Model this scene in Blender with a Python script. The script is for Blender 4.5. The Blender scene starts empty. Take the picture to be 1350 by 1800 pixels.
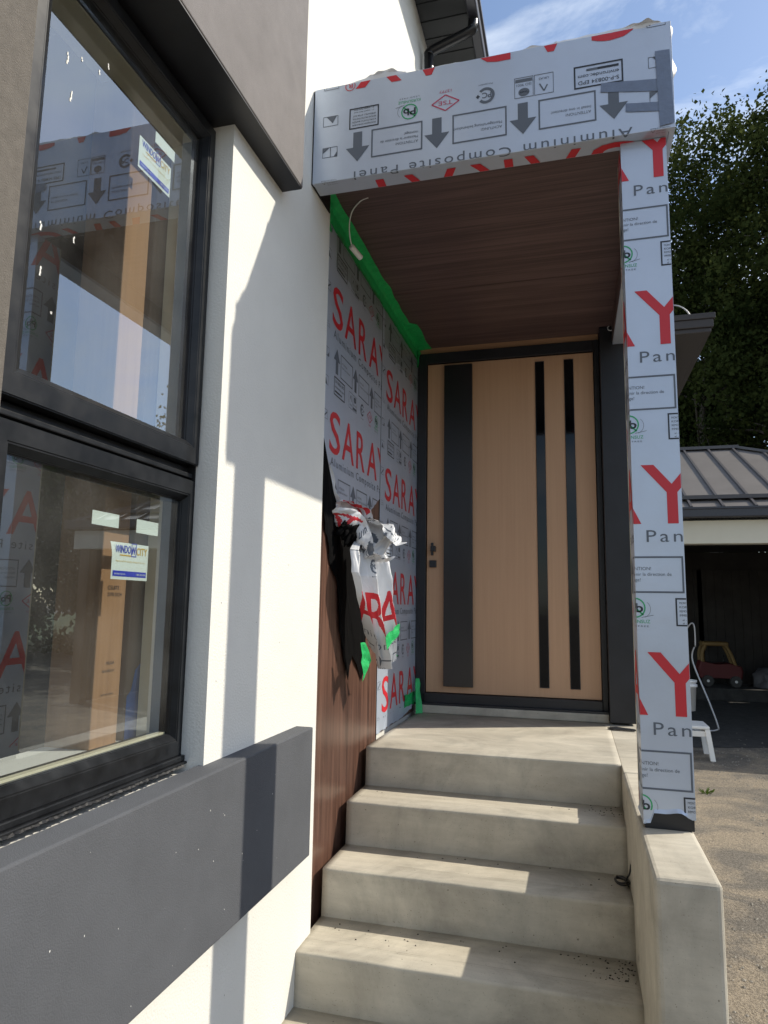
import bpy, bmesh, math, random
from mathutils import Vector, Matrix, noise
import numpy as np
R = math.radians
random.seed(7)
sc = bpy.context.scene
C = sc.collection

# ---------------------------------------------------------------- camera
def look_camera():
    cd = bpy.data.cameras.new('camera'); co = bpy.data.objects.new('camera', cd); C.objects.link(co)
    yaw, pitch, roll, f = 0.2706, 0.1354, 0.0153, 1201.5
    fw = Vector((-math.sin(yaw)*math.cos(pitch), math.cos(yaw)*math.cos(pitch), math.sin(pitch)))
    rt = Vector((math.cos(yaw), math.sin(yaw), 0)); up = rt.cross(fw)
    r2 = rt*math.cos(roll)+up*math.sin(roll); u2 = -rt*math.sin(roll)+up*math.cos(roll)
    m = Matrix((r2, u2, -fw)).transposed().to_4x4(); m.translation = Vector((1.0088, -3.4085, 0.7038))
    co.matrix_world = m
    cd.sensor_fit = 'HORIZONTAL'; cd.sensor_width = 36; cd.lens = f/1350*36
    cd.clip_start = 0.05; cd.clip_end = 600
    sc.camera = co
look_camera()

# ---------------------------------------------------------------- sky, sun, exposure
SUN = Vector((1.08, 0.465, 1.0)).normalized()
EL = math.asin(SUN.z); AZ = math.atan2(SUN.y, SUN.x)
w = bpy.data.worlds.new('World'); sc.world = w; w.use_nodes = True
nt = w.node_tree; nt.nodes.clear()
def wn(t, **k):
    n = nt.nodes.new(t)
    for a, b in k.items(): setattr(n, a, b)
    return n
sky = wn('ShaderNodeTexSky', sky_type='NISHITA', sun_disc=False, sun_elevation=EL, sun_rotation=math.pi/2-AZ,
         altitude=100, air_density=1.0, dust_density=0.9, ozone_density=1.2)
tc = wn('ShaderNodeTexCoord')
mp = wn('ShaderNodeMapping'); mp.inputs['Location'].default_value = (9.3814, 4.9315, 10.8752); mp.inputs['Rotation'].default_value = (R(60), R(-35), R(10)); mp.inputs['Scale'].default_value = (1.6, 3.4, 5.2)
nz = wn('ShaderNodeTexNoise'); nz.inputs['Scale'].default_value = 1.75; nz.inputs['Detail'].default_value = 9; nz.inputs['Roughness'].default_value = 0.58; nz.inputs['Distortion'].default_value = 0.35
rp = wn('ShaderNodeValToRGB'); rp.color_ramp.elements[0].position = 0.43; rp.color_ramp.elements[1].position = 0.76
mx = wn('ShaderNodeMix', data_type='RGBA')
mx.inputs['B'].default_value = (6.2, 6.6, 7.0, 1)
bg = wn('ShaderNodeBackground'); bg.inputs['Strength'].default_value = 0.138
ow = wn('ShaderNodeOutputWorld')
nt.links.new(tc.outputs['Generated'], mp.inputs['Vector']); nt.links.new(mp.outputs['Vector'], nz.inputs['Vector'])
nt.links.new(nz.outputs['Fac'], rp.inputs['Fac']); nt.links.new(rp.outputs['Color'], mx.inputs['Factor'])
nt.links.new(sky.outputs['Color'], mx.inputs['A']); nt.links.new(mx.outputs['Result'], bg.inputs['Color'])
nt.links.new(bg.outputs['Background'], ow.inputs['Surface'])
sl = bpy.data.lights.new('sun', 'SUN'); sl.energy = 3.4; sl.angle = R(0.55); sl.color = (1.0, 0.92, 0.77)
so = bpy.data.objects.new('sun', sl); C.objects.link(so)
so.rotation_euler = (-SUN).to_track_quat('-Z', 'Y').to_euler()
sc.view_settings.view_transform = 'Standard'; sc.view_settings.look = 'None'
sc.view_settings.exposure = 0.52; sc.view_settings.gamma = 1.0; sc.view_settings.use_curve_mapping = False
sc.cycles.max_bounces = 8; sc.cycles.diffuse_bounces = 4; sc.cycles.transparent_max_bounces = 12

# ---------------------------------------------------------------- materials
def mat(name, col, rough=0.6, metal=0.0, spec=0.5, var=0.0, vscale=8.0, col2=None, bump=0.0, bscale=120.0, stretch=(1,1,1), detail=6, coat=0.0, rvar=0.0):
    m = bpy.data.materials.new(name); m.use_nodes = True
    n = m.node_tree.nodes; l = m.node_tree.links; b = n['Principled BSDF']
    b.inputs['Roughness'].default_value = rough; b.inputs['Metallic'].default_value = metal
    b.inputs['Specular IOR Level'].default_value = spec; b.inputs['Coat Weight'].default_value = coat
    b.inputs['Base Color'].default_value = (*col, 1)
    t = n.new('ShaderNodeTexCoord'); mpn = n.new('ShaderNodeMapping'); mpn.inputs['Scale'].default_value = stretch
    l.new(t.outputs['Object'], mpn.inputs['Vector'])
    if var or col2:
        x = n.new('ShaderNodeTexNoise'); x.inputs['Scale'].default_value = vscale; x.inputs['Detail'].default_value = detail; x.inputs['Roughness'].default_value = 0.62
        l.new(mpn.outputs['Vector'], x.inputs['Vector'])
        r = n.new('ShaderNodeValToRGB'); r.color_ramp.elements[0].position = 0.3; r.color_ramp.elements[1].position = 0.7
        c2 = col2 if col2 else tuple(min(1, c*(1+var)) for c in col)
        c1 = col if col2 else tuple(c*(1-var) for c in col)
        r.color_ramp.elements[0].color = (*c1, 1); r.color_ramp.elements[1].color = (*c2, 1)
        l.new(x.outputs['Fac'], r.inputs['Fac']); l.new(r.outputs['Color'], b.inputs['Base Color'])
        if rvar:
            mr = n.new('ShaderNodeMapRange'); mr.inputs['To Min'].default_value = rough-rvar; mr.inputs['To Max'].default_value = rough+rvar
            mr.inputs['From Min'].default_value = .3; mr.inputs['From Max'].default_value = .7
            l.new(x.outputs['Fac'], mr.inputs['Value']); l.new(mr.outputs['Result'], b.inputs['Roughness'])
    if bump:
        y = n.new('ShaderNodeTexNoise'); y.inputs['Scale'].default_value = bscale; y.inputs['Detail'].default_value = 5
        l.new(mpn.outputs['Vector'], y.inputs['Vector'])
        bp = n.new('ShaderNodeBump'); bp.inputs['Strength'].default_value = bump; bp.inputs['Distance'].default_value = 0.01
        l.new(y.outputs['Fac'], bp.inputs['Height']); l.new(bp.outputs['Normal'], b.inputs['Normal'])
    return m

def wood(name, c1, c2, axis, fine=260.0, rough=0.4, dark=0.35, bump=0.05, spec=0.5):
    """long-grained wood; grain runs along `axis` (0,1,2)"""
    m = bpy.data.materials.new(name); m.use_nodes = True
    n = m.node_tree.nodes; l = m.node_tree.links; b = n['Principled BSDF']
    b.inputs['Roughness'].default_value = rough; b.inputs['Specular IOR Level'].default_value = spec
    t = n.new('ShaderNodeTexCoord')
    def noi(s_along, s_across, det=4, dist=0.0):
        mp_ = n.new('ShaderNodeMapping'); s = [s_across]*3; s[axis] = s_along; mp_.inputs['Scale'].default_value = s
        l.new(t.outputs['Object'], mp_.inputs['Vector'])
        x = n.new('ShaderNodeTexNoise'); x.inputs['Scale'].default_value = 1.0; x.inputs['Detail'].default_value = det; x.inputs['Distortion'].default_value = dist
        l.new(mp_.outputs['Vector'], x.inputs['Vector']); return x
    a = noi(1.2, fine*.3, 3, 0.2); bb = noi(2.5, fine, 3); cc = noi(.6, fine*.06, 2, 0.6)
    mxa = n.new('ShaderNodeMix'); mxa.data_type = 'FLOAT'; mxa.inputs['Factor'].default_value = .45
    l.new(a.outputs['Fac'], mxa.inputs['A']); l.new(bb.outputs['Fac'], mxa.inputs['B'])
    mxb = n.new('ShaderNodeMix'); mxb.data_type = 'FLOAT'; mxb.inputs['Factor'].default_value = .25
    l.new(mxa.outputs['Result'], mxb.inputs['A']); l.new(cc.outputs['Fac'], mxb.inputs['B'])
    r = n.new('ShaderNodeValToRGB'); e = r.color_ramp.elements
    e[0].position = dark; e[0].color = (*c1, 1); e[1].position = 0.64; e[1].color = (*c2, 1)
    l.new(mxb.outputs['Result'], r.inputs['Fac']); l.new(r.outputs['Color'], b.inputs['Base Color'])
    bp = n.new('ShaderNodeBump'); bp.inputs['Strength'].default_value = bump; bp.inputs['Distance'].default_value = .004
    l.new(mxb.outputs['Result'], bp.inputs['Height']); l.new(bp.outputs['Normal'], b.inputs['Normal'])
    return m

def glassmat(name, ior=.15, tint=(.93, .97, .95), dirt=0.0):
    m = bpy.data.materials.new(name); m.use_nodes = True
    n = m.node_tree.nodes; l = m.node_tree.links; n.remove(n['Principled BSDF'])
    o = n['Material Output']; tr = n.new('ShaderNodeBsdfTransparent'); tr.inputs['Color'].default_value = (*tint, 1)
    g = n.new('ShaderNodeBsdfGlossy'); g.inputs['Roughness'].default_value = 0.0; g.inputs['Color'].default_value = (.78, .89, 1, 1)
    lw = n.new('ShaderNodeLayerWeight'); lw.inputs['Blend'].default_value = .5
    pw = n.new('ShaderNodeMath'); pw.operation = 'POWER'; pw.inputs[1].default_value = 3.5; l.new(lw.outputs['Facing'], pw.inputs[0])
    fr = n.new('ShaderNodeMapRange'); fr.inputs['To Min'].default_value = ior; fr.inputs['To Max'].default_value = 1.0; l.new(pw.outputs['Value'], fr.inputs['Value'])
    ms = n.new('ShaderNodeMixShader')
    l.new(fr.outputs['Result'], ms.inputs['Fac']); l.new(tr.outputs['BSDF'], ms.inputs[1]); l.new(g.outputs['BSDF'], ms.inputs[2])
    last = ms
    if dirt:
        t = n.new('ShaderNodeTexCoord')
        x = n.new('ShaderNodeTexNoise'); x.inputs['Scale'].default_value = 420; x.inputs['Detail'].default_value = 2
        y = n.new('ShaderNodeTexNoise'); y.inputs['Scale'].default_value = 3.5; y.inputs['Detail'].default_value = 4
        l.new(t.outputs['Object'], x.inputs['Vector']); l.new(t.outputs['Object'], y.inputs['Vector'])
        r1 = n.new('ShaderNodeMapRange'); r1.inputs['From Min'].default_value = .66; r1.inputs['From Max'].default_value = .78
        r1.inputs['To Max'].default_value = .30
        r2 = n.new('ShaderNodeMapRange'); r2.inputs['From Min'].default_value = .35; r2.inputs['From Max'].default_value = .75
        r2.inputs['To Max'].default_value = dirt
        l.new(x.outputs['Fac'], r1.inputs['Value']); l.new(y.outputs['Fac'], r2.inputs['Value'])
        ad = n.new('ShaderNodeMath'); ad.operation = 'ADD'; l.new(r1.outputs['Result'], ad.inputs[0]); l.new(r2.outputs['Result'], ad.inputs[1])
        d = n.new('ShaderNodeBsdfDiffuse'); d.inputs['Color'].default_value = (.6, .6, .57, 1)
        m2 = n.new('ShaderNodeMixShader'); l.new(ad.outputs['Value'], m2.inputs['Fac'])
        l.new(ms.outputs['Shader'], m2.inputs[1]); l.new(d.outputs['BSDF'], m2.inputs[2]); last = m2
    l.new(last.outputs['Shader'], o.inputs['Surface'])
    return m

M = {}
M['stucco'] = mat('white_stucco', (.72, .715, .675), .85, var=.05, vscale=1.7, bump=.22, bscale=150)
M['mauve'] = mat('mauve_stucco', (.175, .163, .163), .88, var=.12, vscale=7, bump=.25, bscale=300)
M['grey_stucco'] = mat('dark_grey_stucco', (.080, .085, .097), .85, var=.10, vscale=5, bump=.22, bscale=330)
M['grey_dark'] = mat('left_grey_stucco', (.125, .112, .098), .9, var=.14, vscale=60, bump=.4, bscale=320)
def concrete():
    m = bpy.data.materials.new('trowelled_concrete'); m.use_nodes = True
    n = m.node_tree.nodes; l = m.node_tree.links; b = n['Principled BSDF']; b.inputs['Roughness'].default_value = .8; b.inputs['Specular IOR Level'].default_value = .3
    t = n.new('ShaderNodeTexCoord')
    def noi(sc_, det=6, st=(1, 1, 1), dist=0):
        mp_ = n.new('ShaderNodeMapping'); mp_.inputs['Scale'].default_value = st; l.new(t.outputs['Object'], mp_.inputs['Vector'])
        x = n.new('ShaderNodeTexNoise'); x.inputs['Scale'].default_value = sc_; x.inputs['Detail'].default_value = det; x.inputs['Roughness'].default_value = .65; x.inputs['Distortion'].default_value = dist
        l.new(mp_.outputs['Vector'], x.inputs['Vector']); return x
    a = noi(2.4, 6, (1, 1.4, 1.6), .4); c = noi(5, 8, (.5, 6, 3)); d = noi(170, 3)
    r = n.new('ShaderNodeValToRGB'); e = r.color_ramp.elements
    e[0].position = .3; e[0].color = (.41, .373, .305, 1); e[1].position = .7; e[1].color = (.60, .555, .46, 1)
    l.new(a.outputs['Fac'], r.inputs['Fac'])
    r2 = n.new('ShaderNodeValToRGB'); r2.color_ramp.elements[0].position = .28; r2.color_ramp.elements[0].color = (.62, .62, .62, 1); r2.color_ramp.elements[1].position = .6; r2.color_ramp.elements[1].color = (1, 1, 1, 1)
    l.new(c.outputs['Fac'], r2.inputs['Fac'])
    mu = n.new('ShaderNodeMix'); mu.data_type = 'RGBA'; mu.blend_type = 'MULTIPLY'; mu.inputs['Factor'].default_value = .38
    l.new(r.outputs['Color'], mu.inputs['A']); l.new(r2.outputs['Color'], mu.inputs['B'])
    g_ = noi(1.6, 10, (1, 1, .8), 1.6)
    r4 = n.new('ShaderNodeValToRGB'); r4.color_ramp.elements[0].position = .33; r4.color_ramp.elements[0].color = (.66, .67, .68, 1); r4.color_ramp.elements[1].position = .52; r4.color_ramp.elements[1].color = (1, 1, 1, 1)
    l.new(g_.outputs['Fac'], r4.inputs['Fac'])
    m4 = n.new('ShaderNodeMix'); m4.data_type = 'RGBA'; m4.blend_type = 'MULTIPLY'; m4.inputs['Factor'].default_value = .8
    l.new(mu.outputs['Result'], m4.inputs['A']); l.new(r4.outputs['Color'], m4.inputs['B'])
    h_ = noi(46, 2); r5 = n.new('ShaderNodeValToRGB'); r5.color_ramp.elements[0].position = .235; r5.color_ramp.elements[0].color = (.3, .28, .25, 1); r5.color_ramp.elements[1].position = .27; r5.color_ramp.elements[1].color = (1, 1, 1, 1)
    l.new(h_.outputs['Fac'], r5.inputs['Fac'])
    mu = n.new('ShaderNodeMix'); mu.data_type = 'RGBA'; mu.blend_type = 'MULTIPLY'; mu.inputs['Factor'].default_value = .8
    l.new(m4.outputs['Result'], mu.inputs['A']); l.new(r5.outputs['Color'], mu.inputs['B'])
    r3 = n.new('ShaderNodeValToRGB'); r3.color_ramp.elements[0].position = .29; r3.color_ramp.elements[0].color = (.28, .26, .23, 1); r3.color_ramp.elements[1].position = .36; r3.color_ramp.elements[1].color = (1, 1, 1, 1)
    l.new(d.outputs['Fac'], r3.inputs['Fac'])
    m3 = n.new('ShaderNodeMix'); m3.data_type = 'RGBA'; m3.blend_type = 'MULTIPLY'; m3.inputs['Factor'].default_value = .6
    l.new(mu.outputs['Result'], m3.inputs['A']); l.new(r3.outputs['Color'], m3.inputs['B'])
    l.new(m3.outputs['Result'], b.inputs['Base Color'])
    bp = n.new('ShaderNodeBump'); bp.inputs['Strength'].default_value = .16; bp.inputs['Distance'].default_value = .01
    l.new(c.outputs['Fac'], bp.inputs['Height'])
    bp2 = n.new('ShaderNodeBump'); bp2.inputs['Strength'].default_value = .08; bp2.inputs['Distance'].default_value = .004
    l.new(d.outputs['Fac'], bp2.inputs['Height']); l.new(bp.outputs['Normal'], bp2.inputs['Normal']); l.new(bp2.outputs['Normal'], b.inputs['Normal'])
    return m
M['concrete'] = concrete()
M['smear'] = mat('pale_cement_smear', (.52, .48, .40), .85, var=.12, vscale=30)
M['frame'] = mat('black_window_frame', (.011, .012, .014), .36, spec=.32, var=.5, vscale=14, rvar=.08)
M['rubber'] = mat('black_gasket', (.008, .008, .009), .6)
M['black_trim'] = mat('black_trim', (.012, .013, .017), .45, var=.3, vscale=6)
M['black_metal'] = mat('black_metal', (.010, .0105, .013), .28, spec=.6)
M['soffit_black'] = mat('black_soffit', (.014, .016, .018), .5)
M['film'] = mat('pale_protective_film', (.50, .565, .675), .35, metal=.35, spec=.5, var=.05, vscale=3, bump=.3, bscale=7)
M['film_loose'] = mat('loose_protective_film', (.64, .655, .685), .38, var=.04, vscale=6)
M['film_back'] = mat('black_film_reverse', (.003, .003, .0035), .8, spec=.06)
M['red'] = mat('red_print', (.56, .022, .035), .4)
M['grey'] = mat('grey_print', (.105, .125, .16), .45)
M['dark'] = mat('black_print', (.018, .022, .032), .45)
M['green'] = mat('green_print', (.02, .36, .13), .45)
M['pink'] = mat('magenta_print', (.50, .06, .13), .45)
M['duct'] = mat('blue_grey_tape', (.155, .20, .30), .42, var=.08, vscale=20, bump=.2, bscale=60)
M['tape'] = mat('green_painter_tape', (.012, .42, .11), .5, var=.18, vscale=24, bump=.3, bscale=70)
M['walnut'] = wood('walnut_cladding', (.034, .0155, .0115), (.185, .098, .070), 2, fine=120, rough=.3, dark=.38)
M['walnut_soffit'] = wood('walnut_soffit', (.070, .045, .045), (.160, .104, .100), 0, fine=150, rough=.42, dark=.40)
M['oak'] = wood('pale_oak_veneer', (.50, .305, .185), (.56, .35, .215), 2, fine=210, rough=.5, dark=.3, bump=.02, spec=.3)
M['lumber'] = wood('raw_lumber', (.24, .125, .058), (.34, .19, .095), 2, fine=70, rough=.75, dark=.32)
M['lumber2'] = wood('weathered_lumber', (.13, .085, .05), (.21, .14, .088), 2, fine=60, rough=.8, dark=.32)
M['trimwood'] = wood('raw_trim_wood', (.30, .17, .09), (.46, .27, .15), 0, fine=80, rough=.7, dark=.32)
M['cream'] = mat('cream_vinyl', (.62, .58, .44), .5, var=.05, vscale=9)
M['white'] = mat('white_plastic', (.78, .78, .77), .4)
M['sticker'] = mat('white_sticker', (.60, .66, .63), .5)
M['blue_ink'] = mat('blue_ink', (.012, .03, .42), .45)
M['gold_ink'] = mat('gold_ink', (.55, .36, .06), .45)
M['blue_wrap'] = mat('blue_membrane', (.04, .12, .36), .6, var=.25, vscale=14)
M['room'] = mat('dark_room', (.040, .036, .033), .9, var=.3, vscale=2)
M['glass'] = glassmat('window_glass', .22, dirt=.075)
M['joint'] = mat('concrete_joint', (.23, .2, .155), .9)
M['door_glass'] = mat('black_door_glass', (.003, .0035, .005), .04, spec=.3)
M['roof'] = mat('brown_metal_roof', (.205, .185, .17), .4, metal=.25, var=.08, vscale=3)
M['seam'] = mat('dark_roof_seam', (.085, .078, .08), .45, metal=.2)
M['gutter'] = mat('dark_gutter', (.022, .022, .032), .35, spec=.6)
M['brown_eave'] = mat('dark_brown_eave', (.032, .027, .026), .5)
M['beam'] = mat('cream_beam', (.66, .63, .52), .6, var=.04, vscale=2)
M['bark'] = mat('bark', (.13, .112, .09), .95, var=.35, vscale=10, stretch=(1, 1, .2), bump=.6, bscale=20)
def leafmat(name, c1, c2, trans):
    m = bpy.data.materials.new(name); m.use_nodes = True
    n = m.node_tree.nodes; l = m.node_tree.links; n.remove(n['Principled BSDF']); o = n['Material Output']
    t = n.new('ShaderNodeTexCoord'); x = n.new('ShaderNodeTexNoise'); x.inputs['Scale'].default_value = 1.3; x.inputs['Detail'].default_value = 5
    l.new(t.outputs['Object'], x.inputs['Vector'])
    r = n.new('ShaderNodeValToRGB'); r.color_ramp.elements[0].position = .35; r.color_ramp.elements[1].position = .66
    r.color_ramp.elements[0].color = (*c1, 1); r.color_ramp.elements[1].color = (*c2, 1); l.new(x.outputs['Fac'], r.inputs['Fac'])
    d = n.new('ShaderNodeBsdfDiffuse'); l.new(r.outputs['Color'], d.inputs['Color'])
    tr = n.new('ShaderNodeBsdfTranslucent'); l.new(r.outputs['Color'], tr.inputs['Color'])
    ms = n.new('ShaderNodeMixShader'); ms.inputs['Fac'].default_value = trans
    l.new(d.outputs['BSDF'], ms.inputs[1]); l.new(tr.outputs['BSDF'], ms.inputs[2]); l.new(ms.outputs['Shader'], o.inputs['Surface'])
    return m
M['leaf'] = leafmat('maple_leaves', (.024, .036, .012), (.070, .086, .026), .42)
M['leaf2'] = leafmat('dark_leaves', (.013, .022, .008), (.034, .046, .014), .32)
M['leaf3'] = leafmat('bright_leaves', (.06, .11, .02), (.11, .16, .035), .3)
M['toy_red'] = mat('toy_red_plastic', (.11, .012, .012), .6)
M['toy_yellow'] = mat('toy_yellow_plastic', (.24, .15, .05), .6)
M['alu'] = mat('brushed_aluminium', (.45, .45, .46), .4, metal=.6)
M['black_plastic'] = mat('black_plastic', (.012, .012, .013), .4)
M['stone'] = mat('crushed_stone', (.15, .135, .115), .9, col2=(.34, .31, .26), vscale=30)
M['tarp'] = mat('grey_tarp', (.12, .12, .13), .6, var=.3, vscale=10)
M['debris'] = mat('dark_dirt_crumbs', (.035, .03, .024), .95)
M['spackle'] = mat('white_spatter', (.75, .75, .72), .7)

# ---------------------------------------------------------------- mesh helpers
def link(name, me, material=None, parent=None):
    o = bpy.data.objects.new(name, me); C.objects.link(o)
    if material is not None and me is not None:
        for mm in (material if isinstance(material, (list, tuple)) else [material]):
            me.materials.append(M[mm] if isinstance(mm, str) else mm)
    if parent is not None:
        o.parent = parent
        o.matrix_parent_inverse = parent.matrix_basis.inverted()
    return o
def tag(o, label=None, cat=None, group=None, kind=None):
    if label: o['label'] = label
    if cat: o['category'] = cat
    if group: o['group'] = group
    if kind: o['kind'] = kind
    return o
def empty(name, loc, label=None, cat=None, group=None):
    o = bpy.data.objects.new(name, None); C.objects.link(o); o.location = loc; o.empty_display_size = .1
    return tag(o, label, cat, group)
def pyd(name, v, f, material, parent=None, smooth=False):
    me = bpy.data.meshes.new(name); me.from_pydata([tuple(q) for q in v], [], f); me.update()
    if smooth: me.polygons.foreach_set('use_smooth', [True]*len(me.polygons))
    return link(name, me, material, parent)
def bm_box(bm, x, y, z, bevel=0.0, seg=2):
    vs = [bm.verts.new((x[i], y[j], z[k])) for i in (0, 1) for j in (0, 1) for k in (0, 1)]
    fs = []
    for q in ((0, 1, 3, 2), (4, 6, 7, 5), (0, 4, 5, 1), (2, 3, 7, 6), (0, 2, 6, 4), (1, 5, 7, 3)):
        fs.append(bm.faces.new([vs[i] for i in q]))
    if bevel:
        es = list({e for f in fs for e in f.edges})
        bmesh.ops.bevel(bm, geom=es, offset=bevel, segments=seg, profile=.5, affect='EDGES')
def bm_done(name, bm, material, parent=None, smooth=False):
    me = bpy.data.meshes.new(name); bm.normal_update(); bm.to_mesh(me); bm.free()
    if smooth: me.polygons.foreach_set('use_smooth', [True]*len(me.polygons))
    return link(name, me, material, parent)
def box(name, x, y, z, material, parent=None, bevel=0.0, seg=2):
    bm = bmesh.new(); bm_box(bm, x, y, z, bevel, seg); return bm_done(name, bm, material, parent)
def boxes(name, lst, material, parent=None, bevel=0.0):
    return [box(name, x, y, z, material, parent, bevel) for x, y, z in lst][0]
def tube(name, pts, rad, material, parent=None, seg=10, res=6, smooth=True, closed=False):
    """swept tube through pts (Catmull-Rom)"""
    P = [Vector(p) for p in pts]; n = len(P); path = []
    for i in range(n-1):
        p0 = P[max(i-1, 0)]; p1 = P[i]; p2 = P[i+1]; p3 = P[min(i+2, n-1)]
        for k in range(res):
            t = k/res
            path.append(.5*((2*p1)+(-p0+p2)*t+(2*p0-5*p1+4*p2-p3)*t*t+(-p0+3*p1-3*p2+p3)*t**3))
    path.append(P[-1]); v = []; f = []
    up = Vector((.13, .31, .94)).normalized()
    for i, q in enumerate(path):
        d = (path[min(i+1, len(path)-1)]-path[max(i-1, 0)]).normalized()
        a = d.cross(up)
        if a.length < 1e-4: a = d.cross(Vector((1, 0, 0)))
        a.normalize(); b = d.cross(a); up = -b if False else up
        rr = rad(i/(len(path)-1)) if callable(rad) else rad
        for k in range(seg):
            an = 2*math.pi*k/seg; v.append(q+(a*math.cos(an)+b*math.sin(an))*rr)
    for i in range(len(path)-1):
        for k in range(seg):
            f.append((i*seg+k, i*seg+(k+1) % seg, (i+1)*seg+(k+1) % seg, (i+1)*seg+k))
    f.append(tuple(range(seg))[::-1]); f.append(tuple(range((len(path)-1)*seg, len(path)*seg)))
    return pyd(name, v, f, material, parent, smooth)

# ---------------------------------------------------------------- printing (flat lettering laid on real panels)
_txt = {}
def text_mesh(s, bold=0.0, spacing=1.0):
    key = (s, bold, spacing)
    if key not in _txt:
        cu = bpy.data.curves.new('t', 'FONT'); cu.body = s; cu.size = 1; cu.offset = bold; cu.space_character = spacing; cu.resolution_u = 3
        ob = bpy.data.objects.new('t', cu); C.objects.link(ob)
        bpy.context.view_layer.update()
        me = bpy.data.meshes.new_from_object(ob.evaluated_get(bpy.context.evaluated_depsgraph_get()))
        v = [(a.co.x, a.co.y) for a in me.vertices]; f = [tuple(p.vertices) for p in me.polygons]
        bpy.data.objects.remove(ob); bpy.data.meshes.remove(me); bpy.data.curves.remove(cu)
        _txt[key] = (v, f)
    return _txt[key]
class Print:
    def __init__(s): s.L = {}
    def begin(s, col, nm): s.n = getattr(s, 'n', 0)+1; return '%s|%s|%d' % (col, nm, s.n)
    def poly(s, col, pts):
        v, f = s.L.setdefault(col, ([], [])); b = len(v); v += list(pts); f.append(tuple(range(b, b+len(pts))))
    def text(s, col, t, u0, v0, h, width=None, bold=0.0, spacing=1.0, flip=False):
        """left end u0, baseline v0, cap height h"""
        tv, tf = text_mesh(t, bold, spacing)
        if not tv: return
        xs = [a[0] for a in tv]; x0, x1 = min(xs), max(xs)
        k = h/0.729; kx = (width/(x1-x0)) if width else k
        v, f = s.L.setdefault(col, ([], [])); b = len(v)
        if flip: v += [(u0+(x1-a[0])*kx, v0+a[1]*k) for a in tv]; f += [tuple(b+i for i in q[::-1]) for q in tf]
        else: v += [(u0+(a[0]-x0)*kx, v0+a[1]*k) for a in tv]; f += [tuple(b+i for i in q) for q in tf]
    def rect(s, col, u0, v0, u1, v1): s.poly(col, [(u0, v0), (u1, v0), (u1, v1), (u0, v1)])
    def frame(s, col, u0, v0, u1, v1, t):
        s.rect(col, u0, v0, u1, v0+t); s.rect(col, u0, v1-t, u1, v1); s.rect(col, u0, v0+t, u0+t, v1-t); s.rect(col, u1-t, v0+t, u1, v1-t)
    def ring(s, col, u, v, r, t, n=24, a0=0, a1=360):
        for k in range(n):
            a = R(a0+(a1-a0)*k/n); b = R(a0+(a1-a0)*(k+1)/n)
            s.poly(col, [(u+math.cos(a)*(r-t), v+math.sin(a)*(r-t)), (u+math.cos(a)*r, v+math.sin(a)*r), (u+math.cos(b)*r, v+math.sin(b)*r), (u+math.cos(b)*(r-t), v+math.sin(b)*(r-t))])
    def disc(s, col, u, v, rx, ry, n=20): s.poly(col, [(u+math.cos(2*math.pi*k/n)*rx, v+math.sin(2*math.pi*k/n)*ry) for k in range(n)])
    def line(s, col, a, b, t):
        d = Vector((b[0]-a[0], b[1]-a[1])); n = Vector((-d.y, d.x)).normalized()*t/2
        s.poly(col, [(a[0]-n.x, a[1]-n.y), (b[0]-n.x, b[1]-n.y), (b[0]+n.x, b[1]+n.y), (a[0]+n.x, a[1]+n.y)])
    def shifted(s, du, dv, scale=1.0):
        p = Print()
        for c, (v, f) in s.L.items(): p.L[c] = ([((a+du)*scale, (b+dv)*scale) for a, b in v], list(f))
        return p
    def merge(s, o):
        for c, (v, f) in o.L.items():
            if '|' in c and c in s.L: s.n = getattr(s, 'n', 0)+1; c = c.rsplit('|', 1)[0]+'|m%d' % s.n
            V, F = s.L.setdefault(c, ([], [])); b = len(V); V += v; F += [tuple(b+i for i in q) for q in f]
    def emit(s, planes, mapf, parent, names):
        """clip by half-planes (a,b,c): a*u+b*v+c >= 0, then map to 3D"""
        for c, (v, f) in s.L.items():
            bm = bmesh.new(); vs = [bm.verts.new((a, b, 0)) for a, b in v]
            for q in f:
                try: bm.faces.new([vs[i] for i in q])
                except ValueError: pass
            for a, b, d in planes:
                nn = Vector((-a, -b, 0)); l2 = a*a+b*b
                bmesh.ops.bisect_plane(bm, geom=bm.verts[:]+bm.edges[:]+bm.faces[:], plane_co=Vector((-a*d/l2, -b*d/l2, 0)), plane_no=nn, clear_outer=True, dist=1e-7)
            if not bm.faces: bm.free(); continue
            for x in bm.verts: x.co = Vector(mapf(x.co.x, x.co.y))
            if '|' in c:
                todo = set(bm.faces)
                isl = []
                while todo:
                    st = [todo.pop()]; g = set(st)
                    while st:
                        for e_ in st.pop().edges:
                            for q in e_.link_faces:
                                if q in todo: todo.discard(q); g.add(q); st.append(q)
                    isl.append(g)
                fr_ = 'printed_box' in c
                for g in ([set(bm.faces)] if fr_ or len(isl) == 1 else isl):
                    vs_ = {}; F_ = []
                    for q in g: F_.append(tuple(vs_.setdefault(v_, len(vs_)) for v_ in q.verts))
                    pyd(c.split('|')[1], [v_.co.copy() for v_ in vs_], F_, c.split('|')[0], parent)
                bm.free()
            else: tag(bm_done(names.get(c, 'print'), bm, c, parent), kind='stuff')
PN = {'red': 'red_lettering', 'grey': 'grey_print', 'dark': 'black_print', 'green': 'green_emblem', 'pink': 'magenta_emblem'}
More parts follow.
